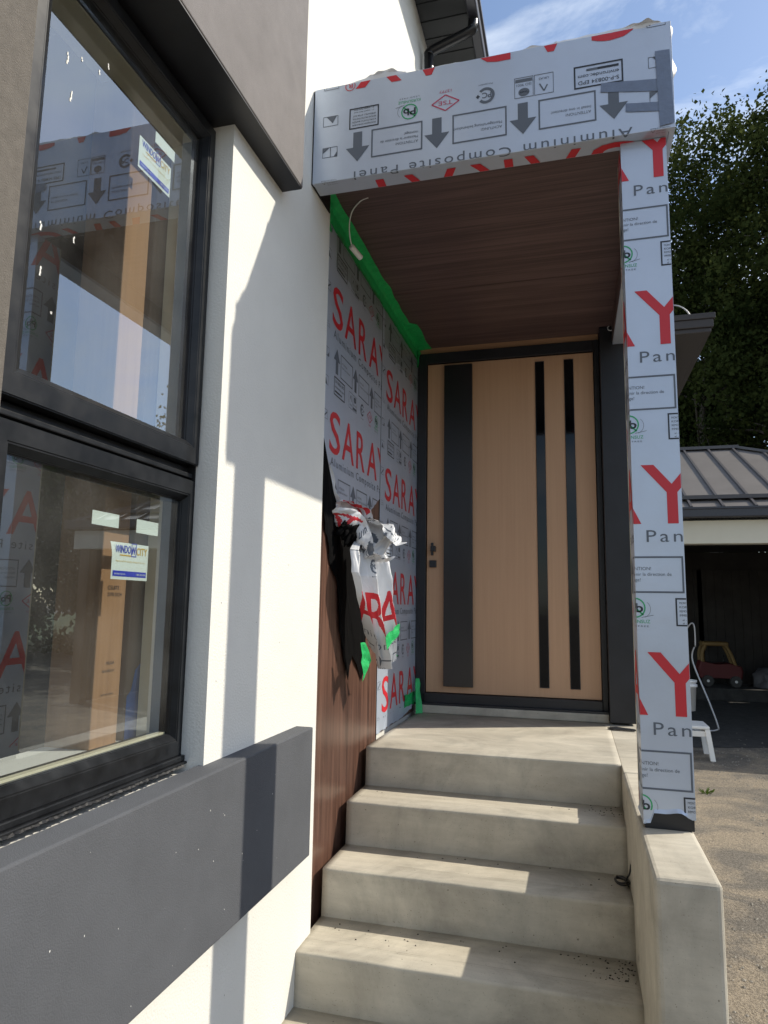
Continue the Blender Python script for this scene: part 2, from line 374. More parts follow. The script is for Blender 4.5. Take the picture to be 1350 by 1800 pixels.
def film_tile():
    """one repeat of the film's print; u to the right, v up, v=0 at the top of the big red word"""
    p = Print()
    for ch, a, b in (('S', .12, .29), ('A', .325, .535), ('R', .58, .745), ('A', .80, 1.012), ('Y', 1.016, 1.212)):
        p.text(p.begin('red', 'red_letter'), ch, a, -.215, .215, b-a, bold=.006)
    p.text('grey', 'Aluminium Composite Panel', .145, -.279, .043, 1.066, spacing=1.25)
    for u in (.207, .536, .87, 1.198):
        p.poly(p.begin('grey', 'printed_arrow'), [(u-.019, -.452), (u+.019, -.452), (u+.019, -.385), (u+.05, -.385), (u, -.322), (u-.05, -.385), (u-.019, -.385)])
    for u0, u1, t in ((.269, .478, ('ATTENTION!', 'Install in one direction!')), (.597, .808, ('ACHTUNG!', 'Montagerichtung beibehalten!')), (.928, 1.14, ('ATTENTION!', 'Maintenir la direction de', 'montage!'))):
        p.frame(p.begin('grey', 'printed_box'), u0, -.452, u1, -.328, .006)
        for i, s_ in enumerate(t): p.text('grey', s_, u0+.018, -.375-.019*i, .0115)
    # environment box
    p.frame(p.begin('dark', 'printed_box'), .17, -.561, .346, -.468, .006)
    p.text('dark', 'S-P-00834 EPD', .185, -.498, .016, .146); p.text('dark', 'environdec.com', .185, -.523, .015, .146)
    p.rect('dark', .185, -.545, .26, -.536); p.rect('grey', .26, -.545, .30, -.536)
    # quality marks
    p.frame('grey', .42, -.56, .492, -.474, .0022); p.frame('grey', .495, -.56, .567, -.474, .0022)
    p.disc('grey', .531, -.497, .021, .017); p.text('film', 'nqa', .515, -.5, .009, .032); p.text('grey', 'ISO 9001', .503, -.533, .011, .056); p.rect('grey', .499, -.553, .563, -.540)
    p.line('grey', (.443, -.512), (.456, -.488), .005); p.line('grey', (.456, -.488), (.472, -.52), .005); p.text('grey', 'UKAS', .437, -.545, .010, .038)
    p.ring('grey', .676, -.512, .034, .011, 24, 40, 320); p.text('grey', 'PC', .655, -.524, .024, .036, bold=.02); p.rect('grey', .70, -.514, .715, -.508); p.rect('grey', .7045, -.519, .7105, -.503)
    p.text('grey', 'Pocctandart', .65, -.563, .007, .055)
    u, v = .836, -.512
    for a, b in (((-.055, 0), (0, .034)), ((0, .034), (.055, 0)), ((.055, 0), (0, -.034)), ((0, -.034), (-.055, 0))): p.line('pink', (u+a[0], v+a[1]), (u+b[0], v+b[1]), .005)
    p.text('pink', 'TSE', u-.028, v-.009, .019, .056); p.text('pink', '13777', u-.024, v-.056, .012, .048)
    u = .982
    p.text('dark', 'Pb', u-.026, -.516, .031, .052, bold=.02); p.ring('green', u, -.502, .034, .0045); p.line('green', (u-.024, -.478), (u+.026, -.526), .005)
    p.ring('grey', u+.02, -.506, .030, .0012, 12, -70, 50); p.line('grey', (u+.02, -.534), (u+.058, -.526), .0016)
    p.text('green', 'KURSUNSUZ', u-.045, -.553, .012, .092); p.text('grey', 'LEAD-FREE', u-.04, -.566, .006, .082, spacing=1.4)
    p.frame(p.begin('dark', 'printed_box'), 1.11, -.561, 1.236, -.468, .005)
    for i, s_ in enumerate(('MONTAJDAN SONRA FILMI', 'KORUYUCU BANDI', 'REMOVE PROTECTIVE FOIL', 'IMMEDIATELY AFTER INST.')): p.text('dark', s_, 1.122, -.488-.0135*i, .0075, .10)
    for i in range(2): p.text('dark', 'al - wqayh fwra bed', 1.13, -.543-.011*i, .006, .085)
    p.ring('red', 1.235, -.030, .022, .003); p.text('red', 'R', 1.225, -.041, .022, .02)
    # pictogram columns near the sheet's edges
    for u0 in (.018, 1.285):
        for v0 in (-.03, -.36, -.50): p.frame('grey', u0, v0-.045, u0+.065, v0, .002)
        p.line('grey', (u0+.006, -.07), (u0+.058, -.04), .008); p.line('grey', (u0+.03, -.36), (u0+.03, -.405), .003); p.poly('grey', [(u0+.035, -.403), (u0+.063, -.403), (u0+.063, -.38)])
        p.poly('grey', [(u0+.006, -.543), (u0+.05, -.543), (u0+.024, -.512)]); p.poly('grey', [(u0, -.36), (u0+.016, -.36), (u0, -.385)])
        for i in range(3): p.text('grey', 'recyclable panel', u0, -.235-.012*i, .005, .045)
        p.line('grey', (u0+.048, -.258), (u0+.066, -.258), .0015); p.line('grey', (u0+.066, -.258), (u0+.057, -.238), .0015); p.line('grey', (u0+.057, -.238), (u0+.048, -.258), .0015)
    return p
TILE = film_tile()
PITCH = .636
def tile_rows(rows, du=0.0, scale=1.0, pitch=PITCH):
    p = Print()
    for k in rows: p.merge(TILE.shifted(du, -k*pitch, 1.0))
    return p

# ================================================================= GROUND
GZ = -.925
def ground_mat():
    m = bpy.data.materials.new('worn_lot'); m.use_nodes = True
    n = m.node_tree.nodes; l = m.node_tree.links; b = n['Principled BSDF']; b.inputs['Roughness'].default_value = .95; b.inputs['Specular IOR Level'].default_value = .2
    t = n.new('ShaderNodeTexCoord')
    def noi(s, d=6, dist=0):
        x = n.new('ShaderNodeTexNoise'); x.inputs['Scale'].default_value = s; x.inputs['Detail'].default_value = d; x.inputs['Roughness'].default_value = .65; x.inputs['Distortion'].default_value = dist
        l.new(t.outputs['Object'], x.inputs['Vector']); return x
    a = noi(1.9, 10, .9); c = noi(70, 6); v = n.new('ShaderNodeTexVoronoi'); v.inputs['Scale'].default_value = 130; l.new(t.outputs['Object'], v.inputs['Vector'])
    r = n.new('ShaderNodeValToRGB'); e = r.color_ramp.elements; e[0].position = .42; e[0].color = (.165, .152, .134, 1); e[1].position = .58; e[1].color = (.28, .242, .19, 1)
    l.new(a.outputs['Fac'], r.inputs['Fac'])
    r2 = n.new('ShaderNodeValToRGB'); e = r2.color_ramp.elements; e[0].position = .3; e[0].color = (.45, .45, .45, 1); e[1].position = .72; e[1].color = (1.5, 1.45, 1.4, 1)
    l.new(c.outputs['Fac'], r2.inputs['Fac'])
    mu = n.new('ShaderNodeMix'); mu.data_type = 'RGBA'; mu.blend_type = 'MULTIPLY'; mu.inputs['Factor'].default_value = .85
    l.new(r.outputs['Color'], mu.inputs['A']); l.new(r2.outputs['Color'], mu.inputs['B']); l.new(mu.outputs['Result'], b.inputs['Base Color'])
    bp = n.new('ShaderNodeBump'); bp.inputs['Strength'].default_value = .5; bp.inputs['Distance'].default_value = .012
    l.new(v.outputs['Distance'], bp.inputs['Height']); bp2 = n.new('ShaderNodeBump'); bp2.inputs['Strength'].default_value = .6; bp2.inputs['Distance'].default_value = .02
    l.new(c.outputs['Fac'], bp2.inputs['Height']); l.new(bp.outputs['Normal'], bp2.inputs['Normal']); l.new(bp2.outputs['Normal'], b.inputs['Normal'])
    return m
M['ground'] = ground_mat()
tag(pyd('ground', [(-150, -150, GZ), (150, -150, GZ), (150, 150, GZ), (-150, 150, GZ)], [(0, 1, 2, 3)], 'ground'), kind='structure')
M['lawn'] = mat('shaded_lawn', (.05, .075, .02), .95, col2=(.10, .12, .03), vscale=9, bump=.5, bscale=60)
tag(pyd('lawn', [(-40, 15.2, GZ+.004), (60, 15.2, GZ+.004), (60, 120, GZ+.004), (-40, 120, GZ+.004)], [(0, 1, 2, 3)], 'lawn'), kind='structure')

# ================================================================= HOUSE
YD = 1.25           # door plane
XP = -.045          # face of the composite panels beside the steps
WR, WL = -1.622, -2.43    # window opening along Y
WB, WT = .25, 2.22
house = empty('house', (0, 0, GZ), 'white stucco house with dark grey bands around its corner window and black eave', 'house')
boxes('wall', [((-.32, 0), (WR, -.745), (GZ, 5.03)), ((-.32, 0), (-9, WR), (GZ, WB-.02)), ((-.32, 0), (-9, WR), (WT+.02, 5.03)), ((-.32, 0), (-9, WL-.02), (WB-.02, WT+.02)),
               ((-.32, 0), (-.745, 1.27), (2.57, 5.03)), ((-.32, XP-.012), (-.745, 1.27), (GZ, 2.57))], 'stucco', house)
boxes('porch_wall', [((-.32, 1.375), (1.39, 4.2), (GZ, 3.0)), ((1.21, 1.375), (1.30, 1.39), (GZ, 2.83)), ((-.10, 1.21), (1.28, 1.39), (2.60, 3.0))], 'stucco', house)
box('black_pillar', (1.208, 1.358), (1.12, 1.302), (.012, 2.545), 'black_trim', house, .003)
# window surround
box('window_header', (-.02, .08), (-9, -1.245), (WT, 3.6), 'mauve', house, .004)
box('window_apron', (-.02, .0655), (-9, -.945), (-.2, .2513), 'grey_stucco', house, .005)
boxes('window_side_pier', [((-.02, .022), (-9, WL-.012), (WB+.004, WT-.003))], 'grey_dark', house, .003)
box('header_soffit', (-.15, .077), (-9, -1.249), (WT-.006, WT-.0005), 'black_trim', house)
# the room behind the window
boxes('room', [((-3.2, -3.1), (-6, 1), (-.3, 2.9)), ((-3.2, -.33), (-6, -5.9), (-.3, 2.9)), ((-3.2, -.33), (-.6, -.5), (-.3, 2.9)), ((-3.2, -.33), (-6, 1), (-.4, -.3)), ((-3.2, -.33), (-6, 1), (2.6, 2.7))], 'room', house)
st1 = box('stud', (-.34, -.2), (-1.852, -1.742), (.3, 2.4), 'lumber', house, .004)
st2 = box('stud', (-.34, -.203), (-1.712, -1.612), (.3, 2.4), 'lumber2', house, .004)
box('backing_board', (-.38, -.36), (-1.73, -1.5), (.3, 2.4), 'room', house)
pr = Print(); pr.text('dark', 'CSL873', 0, 0, .011); pr.text('dark', '2370 DCH', 0, -.018, .010); pr.text('dark', 'NLGA', .015, -.20, .009); pr.text('dark', 'KILN DRIED S-P-F', 0, -.22, .007, .05); pr.text('dark', 'spruce pine', 0, -.28, .006, .05)
pr.emit([], lambda u, v: (-.1985, -1.822+u, .735+v), st1, PN)
bm = bmesh.new()
pts = [(-1.708, .31), (-1.616, .31), (-1.616, .62), (-1.635, .60), (-1.65, .53), (-1.675, .51), (-1.69, .455), (-1.708, .44)]
bm.faces.new([bm.verts.new((-.2005, y, z)) for y, z in pts]); bm_done('blue_membrane', bm, 'blue_wrap', house)
box('inner_sill', (-.34, -.13), (-2.43, -1.6), (.30, .322), 'white', house, .003)
for nm, n_, fn, mm in (('wall_spatter', 70, lambda: (.0006, random.uniform(-1.6, -.77), random.uniform(-.8, 1.0)), 'joint'), ('band_spatter', 26, lambda: (.0662, random.uniform(-2.3, -1.0), random.uniform(-.18, .22)), 'spackle'), ('header_spatter', 12, lambda: (.0806, random.uniform(-2.0, -1.3), random.uniform(2.3, 3.0)), 'smear')):
    bm = bmesh.new()
    for _ in range(n_):
        x, y, z = fn(); r_ = random.uniform(.0006, .0022)*random.uniform(.5, 1)
        bm.faces.new([bm.verts.new((x, y+r_*math.cos(q*1.05)*random.uniform(.6, 1.2), z+r_*1.6*math.sin(q*1.05)*random.uniform(.6, 1.2))) for q in range(6)])
    tag(bm_done(nm, bm, mm, house), kind='stuff')
# --- window
XW = -.06
win = empty('window', (XW, (WR+WL)/2, WB)); win.parent = house; win.matrix_parent_inverse = house.matrix_basis.inverted(); 
def wbox(name, x, y, z, m, bev=.004): return box(name, x, y, z, m, win, bev, 3)
def ringbars(name, x, y0, y1, z0, z1, wl, wr, wb, wt, m, bev=.005):
    """mitred rectangular frame: outer rect and bar widths, sloped inner lip"""
    xo, xi = x
    O = [(y0, z0), (y1, z0), (y1, z1), (y0, z1)]; I = [(y0+wl, z0+wb), (y1-wr, z0+wb), (y1-wr, z1-wt), (y0+wl, z1-wt)]
    k = .72
    Mi = [(o[0]+(i[0]-o[0])*k, o[1]+(i[1]-o[1])*k) for o, i in zip(O, I)]
    for a in range(4):
        b = (a+1) % 4
        v = [(xi, *O[a]), (xi, *O[b]), (xo, *O[b]), (xo, *O[a]), (xo, *Mi[b]), (xo, *Mi[a]), (xo-.022, *I[b]), (xo-.022, *I[a]), (xi, *I[b]), (xi, *I[a])]
        g = .0004
        o = pyd(name, v, [(0, 1, 2, 3), (3, 2, 4, 5), (5, 4, 6, 7), (7, 6, 8, 9), (9, 8, 1, 0), (0, 3, 5, 7, 9), (1, 8, 6, 4, 2)], m, win)
        bmm = bmesh.new(); bmm.from_mesh(o.data); bmesh.ops.recalc_face_normals(bmm, faces=bmm.faces[:])
        bmesh.ops.bevel(bmm, geom=[e for e in bmm.edges if e.calc_length() > .2], offset=.003, segments=2, affect='EDGES')
        bmm.to_mesh(o.data); bmm.free()
wbox('frame_head', (-.15, XW-.012), (WL, WR-.001), (2.165, WT-.008), 'frame'); wbox('frame_jamb', (-.15, XW-.012), (WR-.006, WR-.001), (WB+.003, 2.165), 'rubber', 0)
ringbars('upper_frame_bar', (XW, -.15), WL+.012, WR-.006, 1.105, 2.195, .115, .048, .072, .055, 'frame')
boxes('mullion', [((-.15, XW-.035), (WL, WR-.006), (1.062, 1.103)), ((-.15, XW-.018), (WL, WR-.006), (1.068, 1.082))], 'frame', win, .003)
ringbars('lower_sash_bar', (XW-.004, -.15), WL+.055, WR-.018, .278, 1.058, .06, .030, .062, .062, 'frame')
boxes('sill_track', [((-.15, XW+.012), (WL, WR-.004), (WB+.004, .262)), ((-.15, XW+.004), (WL, WR-.004), (.262, .278))], 'frame', win, .003)
bm = bmesh.new(); prev = None
for i in range(121):
    y = WL+(WR-.03-WL)*i/120; e = XW+.013+random.random()*.009
    c = [bm.verts.new(q) for q in ((XW-.02, y, WB+.002), (e, y, WB+.002), (e-.004, y, WB+.005+random.random()*.003), (XW-.02, y, WB+.0065))]
    if prev:
        for q in range(3): bm.faces.new((prev[q], prev[q+1], c[q+1], c[q]))
    prev = c
bm_done('sealant_bead', bm, 'rubber', win)
def pane(name, y, z, x): return pyd(name, [(x, y[0], z[0]), (x, y[1], z[0]), (x, y[1], z[1]), (x, y[0], z[1])], [(0, 1, 2, 3)], 'glass', win)
pane('pane', (-2.305, -1.668), (1.174, 2.143), -.0925); pane('pane', (-2.318, -1.661), (.337, .999), -.0945)
boxes('glazing_bead', [((-.118, -.098), (-2.31, -1.665), (1.172, 1.179)), ((-.118, -.098), (-2.32, -1.66), (.333, .345))], 'cream', win, .001)
boxes('inner_jamb_liner', [((-.19, -.118), (-1.668, -1.640), (1.16, 2.2)), ((-.19, -.118), (-1.668, -1.642), (.32, 1.03)), ((-.19, -.118), (-2.43, -1.668), (2.135, 2.16))], 'cream', win)
# stickers
def sticker(y0, z0, wd, ht, logo, x, curl=0.0):
    n = 8; v = []; f = []
    for i in range(n+1):
        for j in range(n+1):
            s, t = i/n, j/n; lift = curl*max(0, (1-s)*t-.55)**2*3
            v.append((x-.0032-lift, y0+s*wd, z0+t*ht))
    for i in range(n):
        for j in range(n): f.append((i*(n+1)+j, (i+1)*(n+1)+j, (i+1)*(n+1)+j+1, i*(n+1)+j+1))
    o = pyd('sticker', v, f, 'sticker', win)
    if logo:
        p = Print()
        p.text('blue_ink', 'WINDO', .012, .068, .020, .062, bold=.012); p.text('blue_ink', 'W', .076, .066, .022, .018, bold=.012); p.text('gold_ink', 'CITY', .098, .066, .020, .046, bold=.01)
        p.frame('blue_ink', .076, .060, .097, .095, .002); p.rect('gold_ink', .03, .0605, .076, .0635)
        p.text('gold_ink', 'Engineered for Quality, Designed for You', .016, .045, .004, .12)
        p.rect('blue_ink', .006, .008, wd-.006, .022)
        q = Print(); q.text('sticker', 'windowcity.com', .010, .0125, .005, .045); q.text('sticker', '1.800.382.0020', wd-.05, .0125, .005, .04)
        nm = {'blue_ink': 'blue_lettering', 'gold_ink': 'gold_lettering', 'sticker': 'white_lettering'}
        p.emit([], lambda u, v_: (x-.0024, y0+u, z0+v_), win, nm); q.emit([], lambda u, v_: (x-.0016, y0+u, z0+v_), win, nm)
    return o
sticker(-1.955, 1.863, .150, .092, True, -.0925); sticker(-1.887, 1.982, .096, .034, False, -.0925)
sticker(-1.948, .758, .150, .094, True, -.0945, .012); sticker(-2.031, .886, .101, .034, False, -.0945); sticker(-1.857, .883, .098, .036, False, -.0945)
bm = bmesh.new()
for y, z, h in ((-2.235, 1.93, .03), (-2.215, 1.85, .028), (-2.10, 2.03, .014), (-2.13, 1.99, .012), (-2.19, 1.975, .010), (-2.27, 1.50, .02), (-2.17, 1.525, .016), (-2.26, 1.40, .022), (-2.22, 1.33, .006), (-2.30, 1.215, .016)):
    for k in range(4):
        yy = y+random.uniform(-.002, .002); zz = z+h*k/4
        bm.faces.new([bm.verts.new((-.0915, yy+a*random.uniform(.0015, .003), zz+b)) for a, b in ((-1, 0), (1, 0), (.6, h*.27), (-.6, h*.27))])
tag(bm_done('white_drip_marks', bm, 'spackle', win), kind='stuff')
# --- main roof eave above the white wall
eave = box('eave_soffit', (0.002, .36), (-9, 2.2), (5.0, 5.03), 'soffit_black', house)
for k in range(46): box('soffit_rib', (0.004, .35), (2.15-k*.16, 2.165-k*.16), (4.994, 4.9995), 'soffit_black', eave)
bm = bmesh.new(); bm_box(bm, (.352, .43), (-9, 2.2), (4.965, 5.10), .012); bm_box(bm, (.425, .446), (-9, 2.2), (5.06, 5.10), .006); bm_box(bm, (-.5, .37), (-9, 2.2), (5.05, 5.12)); bm_done('gutter', bm, 'gutter', house)
tube('downpipe', [(.385, 1.07, 5.02), (.385, 1.07, 4.93), (.36, 1.07, 4.88), (.10, 1.08, 4.80), (.058, 1.08, 4.76), (.058, 1.08, 4.6), (.058, 1.08, 2.9)], .036, 'black_metal', house, 12, 5)
# --- lower rear eave seen past the column
re = boxes('rear_eave', [((1.3, 2.02), (2.06, 6), (2.80, 2.84)), ((1.3, 2.0), (2.06, 6), (2.84, 2.93)), ((1.3, 1.80), (2.30, 5.5), (2.66, 2.80))], 'brown_eave', house)
boxes('rear_gutter', [((1.3, 2.085), (1.975, 2.06), (2.89, 2.935)), ((1.3, 2.07), (1.985, 2.06), (2.825, 2.89)), ((1.3, 2.055), (2.0, 2.06), (2.79, 2.825)), ((2.02, 2.085), (2.06, 6), (2.89, 2.935)), ((2.02, 2.06), (2.06, 6), (2.80, 2.89))], 'brown_eave', re, .004)
tube('hoop', [(1.80, 2.3, 3.16), (1.88, 2.3, 3.145), (1.945, 2.3, 3.09), (1.985, 2.3, 2.99), (1.995, 2.3, 2.90)], .006, 'alu', re, 6)

# ================================================================= STEPS
SX0, SX1, T, RZ = -.012, 1.2015, .2988, .185
stairs = empty('concrete_steps', (.6, -.5, GZ), 'pale concrete entrance steps with a low side wall leading to the wooden door', 'steps')
def step_box(name, y0, y1, z0, z1, x0, x1, parent, bev=.014):
    """slightly uneven cast block"""
    bm = bmesh.new(); nx = 40
    prof = [(y0, z0), (y0+.006, z1-bev), (y0+bev*.35, z1-bev*.35), (y0+bev, z1), (y1, z1), (y1, z0)]
    rows = []
    for i in range(nx+1):
        x = x0+(x1-x0)*i/nx
        dz = (noise.noise(Vector((x*3, y0*7, 3)))*.0035 + noise.noise(Vector((x*14, y0*7, 9)))*.0012)
        dy = (noise.noise(Vector((x*2.5, y0*5, 17)))*.004 + noise.noise(Vector((x*17, y0*5, 5)))*.0012)
        rows.append([bm.verts.new((x, y+(dy if k < 4 else 0), z+(dz if 1 <= k <= 3 else 0))) for k, (y, z) in enumerate(prof)])
    for i in range(nx):
        for k in range(len(prof)-1): bm.faces.new((rows[i][k], rows[i+1][k], rows[i+1][k+1], rows[i][k+1]))
    bm.faces.new(rows[0]); bm.faces.new(rows[-1][::-1])
    bmesh.ops.recalc_face_normals(bm, faces=bm.faces[:])
    o = bm_done(name, bm, 'concrete', parent, True)
    return o
ldg = step_box('landing', 0, 1.43, -RZ-.05, 0, SX0, SX1, stairs)
box('landing_edge', (SX1+.0005, 1.366), (-.14, 1.43), (GZ, -.0008), 'concrete', stairs, .004)
for k in range(1, 5):
    step_box('step', -k*T, -(k-1)*T+.02, -(k+1)*RZ-(.05 if k < 4 else 0), -k*RZ, SX0+.0005*k, SX1-.0002*k, stairs)
# curb wall with rounded edges
bm = bmesh.new(); bm_box(bm, (SX1-.004, 1.3669), (-1.358, -.139), (GZ-.02, .0), .016, 3); bm_done('side_wall', bm, 'concrete', stairs, False)
box('door_sill', (-.03, 1.206), (1.165, 1.30), (0.0005, .052), 'concrete', stairs, .006)
# nosing joint: a shallow trowel line along every tread
for k in range(0, 4):
    bm = bmesh.new(); z = -k*RZ; prev = None; sd = k*3.7
    for i in range(91):
        x = SX0+.01+(SX1-SX0-.02)*i/90; y = -k*T+.10+.004*noise.noise(Vector((x*3, sd, 0))); h = .0016*max(0, .45+noise.noise(Vector((x*9, sd, 4))))
        c = [bm.verts.new((x, y-h*.6, z+.0036)), bm.verts.new((x, y+h*.6+.0001, z+.0036))]
        if prev: bm.faces.new((prev[0], c[0], c[1], prev[1]))
        prev = c
    bm_done('trowel_line', bm, 'joint', stairs)
for (y, z, r) in ((-.482, -.27, .016), (-.366, -.07, .013), (-.76, -.47, .016), (-.785, -.50, .008)):
    bm = bmesh.new(); bm.faces.new([bm.verts.new((SX1-.0055, y+r*.5*math.cos(2*math.pi*i/10)*random.uniform(.7, 1.2), z+r*math.sin(2*math.pi*i/10)*random.uniform(.7, 1.2))) for i in range(10)][::-1]); bm_done('tie_hole', bm, 'debris', stairs)

# ================================================================= CLADDING PANELS
def panel_map(ys, z0): return lambda u, v: (XP+.0032, ys+u*.87, z0+v*.954)
pA = empty('cladding_panel', (XP, -.2, GZ), 'walnut composite wall panel beside the steps with its printed film half torn away', 'wall panel')
box('board', (XP-.010, XP), (-.665, .284), (GZ, 2.53), 'walnut', pA)
tear = [(-.665, 1.46), (-.43, 1.14), (-.06, 1.125), (.284, 1.30)]
def above(a, b):   # half-plane z >= line through a,b in (Y,z)
    m = (b[1]-a[1])/(b[0]-a[0]); return m, a[1]-m*a[0]
# film left on the board above the tear, thin box with a ragged lower edge
edge = []
for (a, b) in zip(tear[:-1], tear[1:]):
    n = 14
    for i in range(n): edge.append((a[0]+(b[0]-a[0])*i/n, a[1]+(b[1]-a[1])*i/n+random.uniform(-.006, .006)))
edge.append(tear[-1]); edge = edge[:]
bm = bmesh.new(); bot = [bm.verts.new((XP+.002, y, z)) for y, z in edge]; top = [bm.verts.new((XP+.002, y, 2.528)) for y, z in edge]
bo2 = [bm.verts.new((XP+.0004, y, z)) for y, z in edge]
for i in range(len(edge)-1):
    bm.faces.new((bot[i], bot[i+1], top[i+1], top[i])); bm.faces.new((bo2[i], bo2[i+1], bot[i+1], bot[i]))
bm_done('protective_film', bm, 'film', pA)
ys, z0 = -.668, 2.205+.954*PITCH
pl = []
for a, b in zip(tear[:-1], tear[1:]):
    m, c = above(a, b)     # z - m*Y - c >= 0 ; z=z0+.954v ; Y=ys+.944(u-.065)
    pl.append((-m*.87, .954, z0-m*ys-c-.008))
pl += [(1, 0, -.006), (-1, 0, (.284-ys)/.87-.002), (0, -1, (2.526-z0)/.954)]
tile_rows([0, 1, 2]).emit(pl, panel_map(ys, z0), pA, PN)
pB = empty('cladding_panel', (XP, .77, 0), 'wall panel next to the door fully covered in printed protective film', 'wall panel')
box('board', (XP-.010, XP), (.288, 1.262), (.004, 2.53), 'walnut', pB)
bm = bmesh.new(); n = 40; eb = []
for i in range(n+1):
    y = .289+(1.26-.289)*i/n; zz = .006+.02*abs(noise.noise(Vector((y*9, 2, 1))))+(.05*max(0, (y-.75)/.5)**2 if y > .75 else 0)
    eb.append((y, zz))
b1 = [bm.verts.new((XP+.002+.012*max(0, noise.noise(Vector((y*14, 5, 1)))), y, z)) for y, z in eb]; b2 = [bm.verts.new((XP+.002, y, z+.05)) for y, z in eb]; b3 = [bm.verts.new((XP+.002, y, 2.528)) for y, z in eb]
for i in range(n): bm.faces.new((b1[i], b1[i+1], b2[i+1], b2[i])); bm.faces.new((b2[i], b2[i+1], b3[i+1], b3[i]))
bm_done('protective_film', bm, 'film', pB)
ys2, z02 = .288, 2.13+.954*PITCH
tile_rows([0, 1, 2, 3, 4]).emit([(1, 0, -.006), (-1, 0, (1.258-ys2)/.87), (0, -1, (2.526-z02)/.954), (0, 1, -(.075-z02)/.954)], panel_map(ys2, z02), pB, PN)
box('raw_edge', (XP+.001, XP+.012), (1.250, 1.262), (.1, 2.50), 'lumber', pB)
box('panel_joint', (XP-.004, XP+.0035), (.2845, .2875), (GZ+.6, 2.52), 'rubber', pB)

# ---- the torn film, hanging in folds
def raster_text(W=240, H=240):
    """boolean masks of red / grey print over one hanging sheet, from the film tile"""
    masks = {}
    for col in ('red', 'grey', 'green', 'dark'):
        mk = np.zeros((H, W), bool); v, f = [], []
        for c_, (v_, f_) in TILE.L.items():
            if c_.split('|')[0] == col: b_ = len(v); v += v_; f += [tuple(b_+i for i in q) for q in f_]
        for q in f:
            P_ = [v[i] for i in q]
            for t in range(1, len(P_)-1):
                a, b, c = P_[0], P_[t], P_[t+1]
                ua, ub = (min(a[0], b[0], c[0])-.35)/.62*W, (max(a[0], b[0], c[0])-.35)/.62*W
                va, vb = (-max(a[1], b[1], c[1])+.0)/.62*H, (-min(a[1], b[1], c[1])+.0)/.62*H
                i0, i1, j0, j1 = max(0, int(ua)), min(W-1, int(ub)+1), max(0, int(va)), min(H-1, int(vb)+1)
                if i0 > i1 or j0 > j1: continue
                I, J = np.meshgrid(np.arange(i0, i1+1), np.arange(j0, j1+1)); X = (I+.5)/W*.62+.35; Y = -(J+.5)/H*.62
                d = (b[1]-c[1])*(a[0]-c[0])+(c[0]-b[0])*(a[1]-c[1])
                if abs(d) < 1e-12: continue
                l1 = ((b[1]-c[1])*(X-c[0])+(c[0]-b[0])*(Y-c[1]))/d; l2 = ((c[1]-a[1])*(X-c[0])+(a[0]-c[0])*(Y-c[1]))/d
                mk[j0:j1+1, i0:i1+1] |= (l1 >= 0) & (l2 >= 0) & (l1+l2 <= 1)
        masks[col] = mk
    return masks
MASK = raster_text()
film = empty('peeled_film', (.08, -.3, .45), 'crumpled white film with red letters peeled off and hanging from the wall panel', 'plastic film')
def sheet(name, fn, nu, nv, back=False, u_off=0, v_off=0, printed=True):
    v = [fn(i/nu, j/nv) for j in range(nv+1) for i in range(nu+1)]; f = []; mi = []
    for j in range(nv):
        for i in range(nu):
            f.append((j*(nu+1)+i, j*(nu+1)+i+1, (j+1)*(nu+1)+i+1, (j+1)*(nu+1)+i)); k = 0
            if printed:
                a = int(((i+.5)/nu*.999+u_off) % 1*240); b = int(((j+.5)/nv*.999+v_off) % 1*240)
                if MASK['red'][b, a]: k = 1
                elif MASK['grey'][b, a] or MASK['dark'][b, a]: k = 2
                elif MASK['green'][b, a]: k = 3
            mi.append(k)
    o = pyd(name, v, f, ['film_loose', 'red', 'grey', 'green'] if printed else ['film_back'], film, True)
    o.data.polygons.foreach_set('material_index', mi)
    return o
def lerp(a, b, t): return a+(b-a)*t
def table(t, tb):
    for (t0, a), (t1, b) in zip(tb[:-1], tb[1:]):
        if t <= t1: return lerp(a, b, (t-t0)/(t1-t0))
    return tb[-1][1]
def crease(s, t, seed):   # sharp-edged random folds
    q = Vector((s*3.1+seed, t*2.2, seed*1.7))
    return (abs(noise.noise(q))-.25)*.05+(abs(noise.noise(q*2.7))-.2)*.018+(abs(noise.noise(q*6.1))-.2)*.006
def hang(s, t):
    z = lerp(1.02, .45, t) - .05*math.sin(s*3.0)*t + .16*max(0, .35-s)*max(0, t-.45)*2
    yl = table(t, [(0, -.36), (.12, -.48), (.3, -.49), (.5, -.43), (.75, -.33), (1, -.22)]); xl = table(t, [(0, .03), (.3, .02), (1, .06)])
    yr = table(t, [(0, -.22), (.15, -.20), (.5, -.19), (1, -.13)]); xr = table(t, [(0, .085), (.2, .12), (1, .14)])
    ph = s*2.35+.22*math.sin(t*3.2+.4)+.1
    tri = 1-2*abs((ph % 1)-.5); tri = .6*tri+.4*tri*tri*(3-2*tri)
    d = .078*tri*min(1, .35+t*2)*(1-.3*t)+crease(s*1.2, t*.9, 4.2)*.55
    return (lerp(xl, xr, s)+d*.93, lerp(yl, yr, s)-d*.36, z)
sheet('hanging_sheet', hang, 230, 280, u_off=.02, v_off=.60)
def lip(s, t):   # t along the roll, s round it
    c = (lerp(-.03, .20, t**.9), lerp(-.50, -.28, t)+.03*math.sin(t*5), lerp(1.15, .945, t)+.02*math.sin(t*7))
    a = s*5.2+.5*math.sin(t*6); r = lerp(.032, .06, min(1, t*1.6))*(1+.7*noise.noise(Vector((s*4, t*6, 8))))+crease(s, t*3, 1.3)*.5
    return (c[0]+r*math.cos(a), c[1]+r*math.sin(a)*.9, c[2]+r*math.sin(a+.7))
sheet('rolled_edge', lip, 60, 90, u_off=.35, v_off=.0)
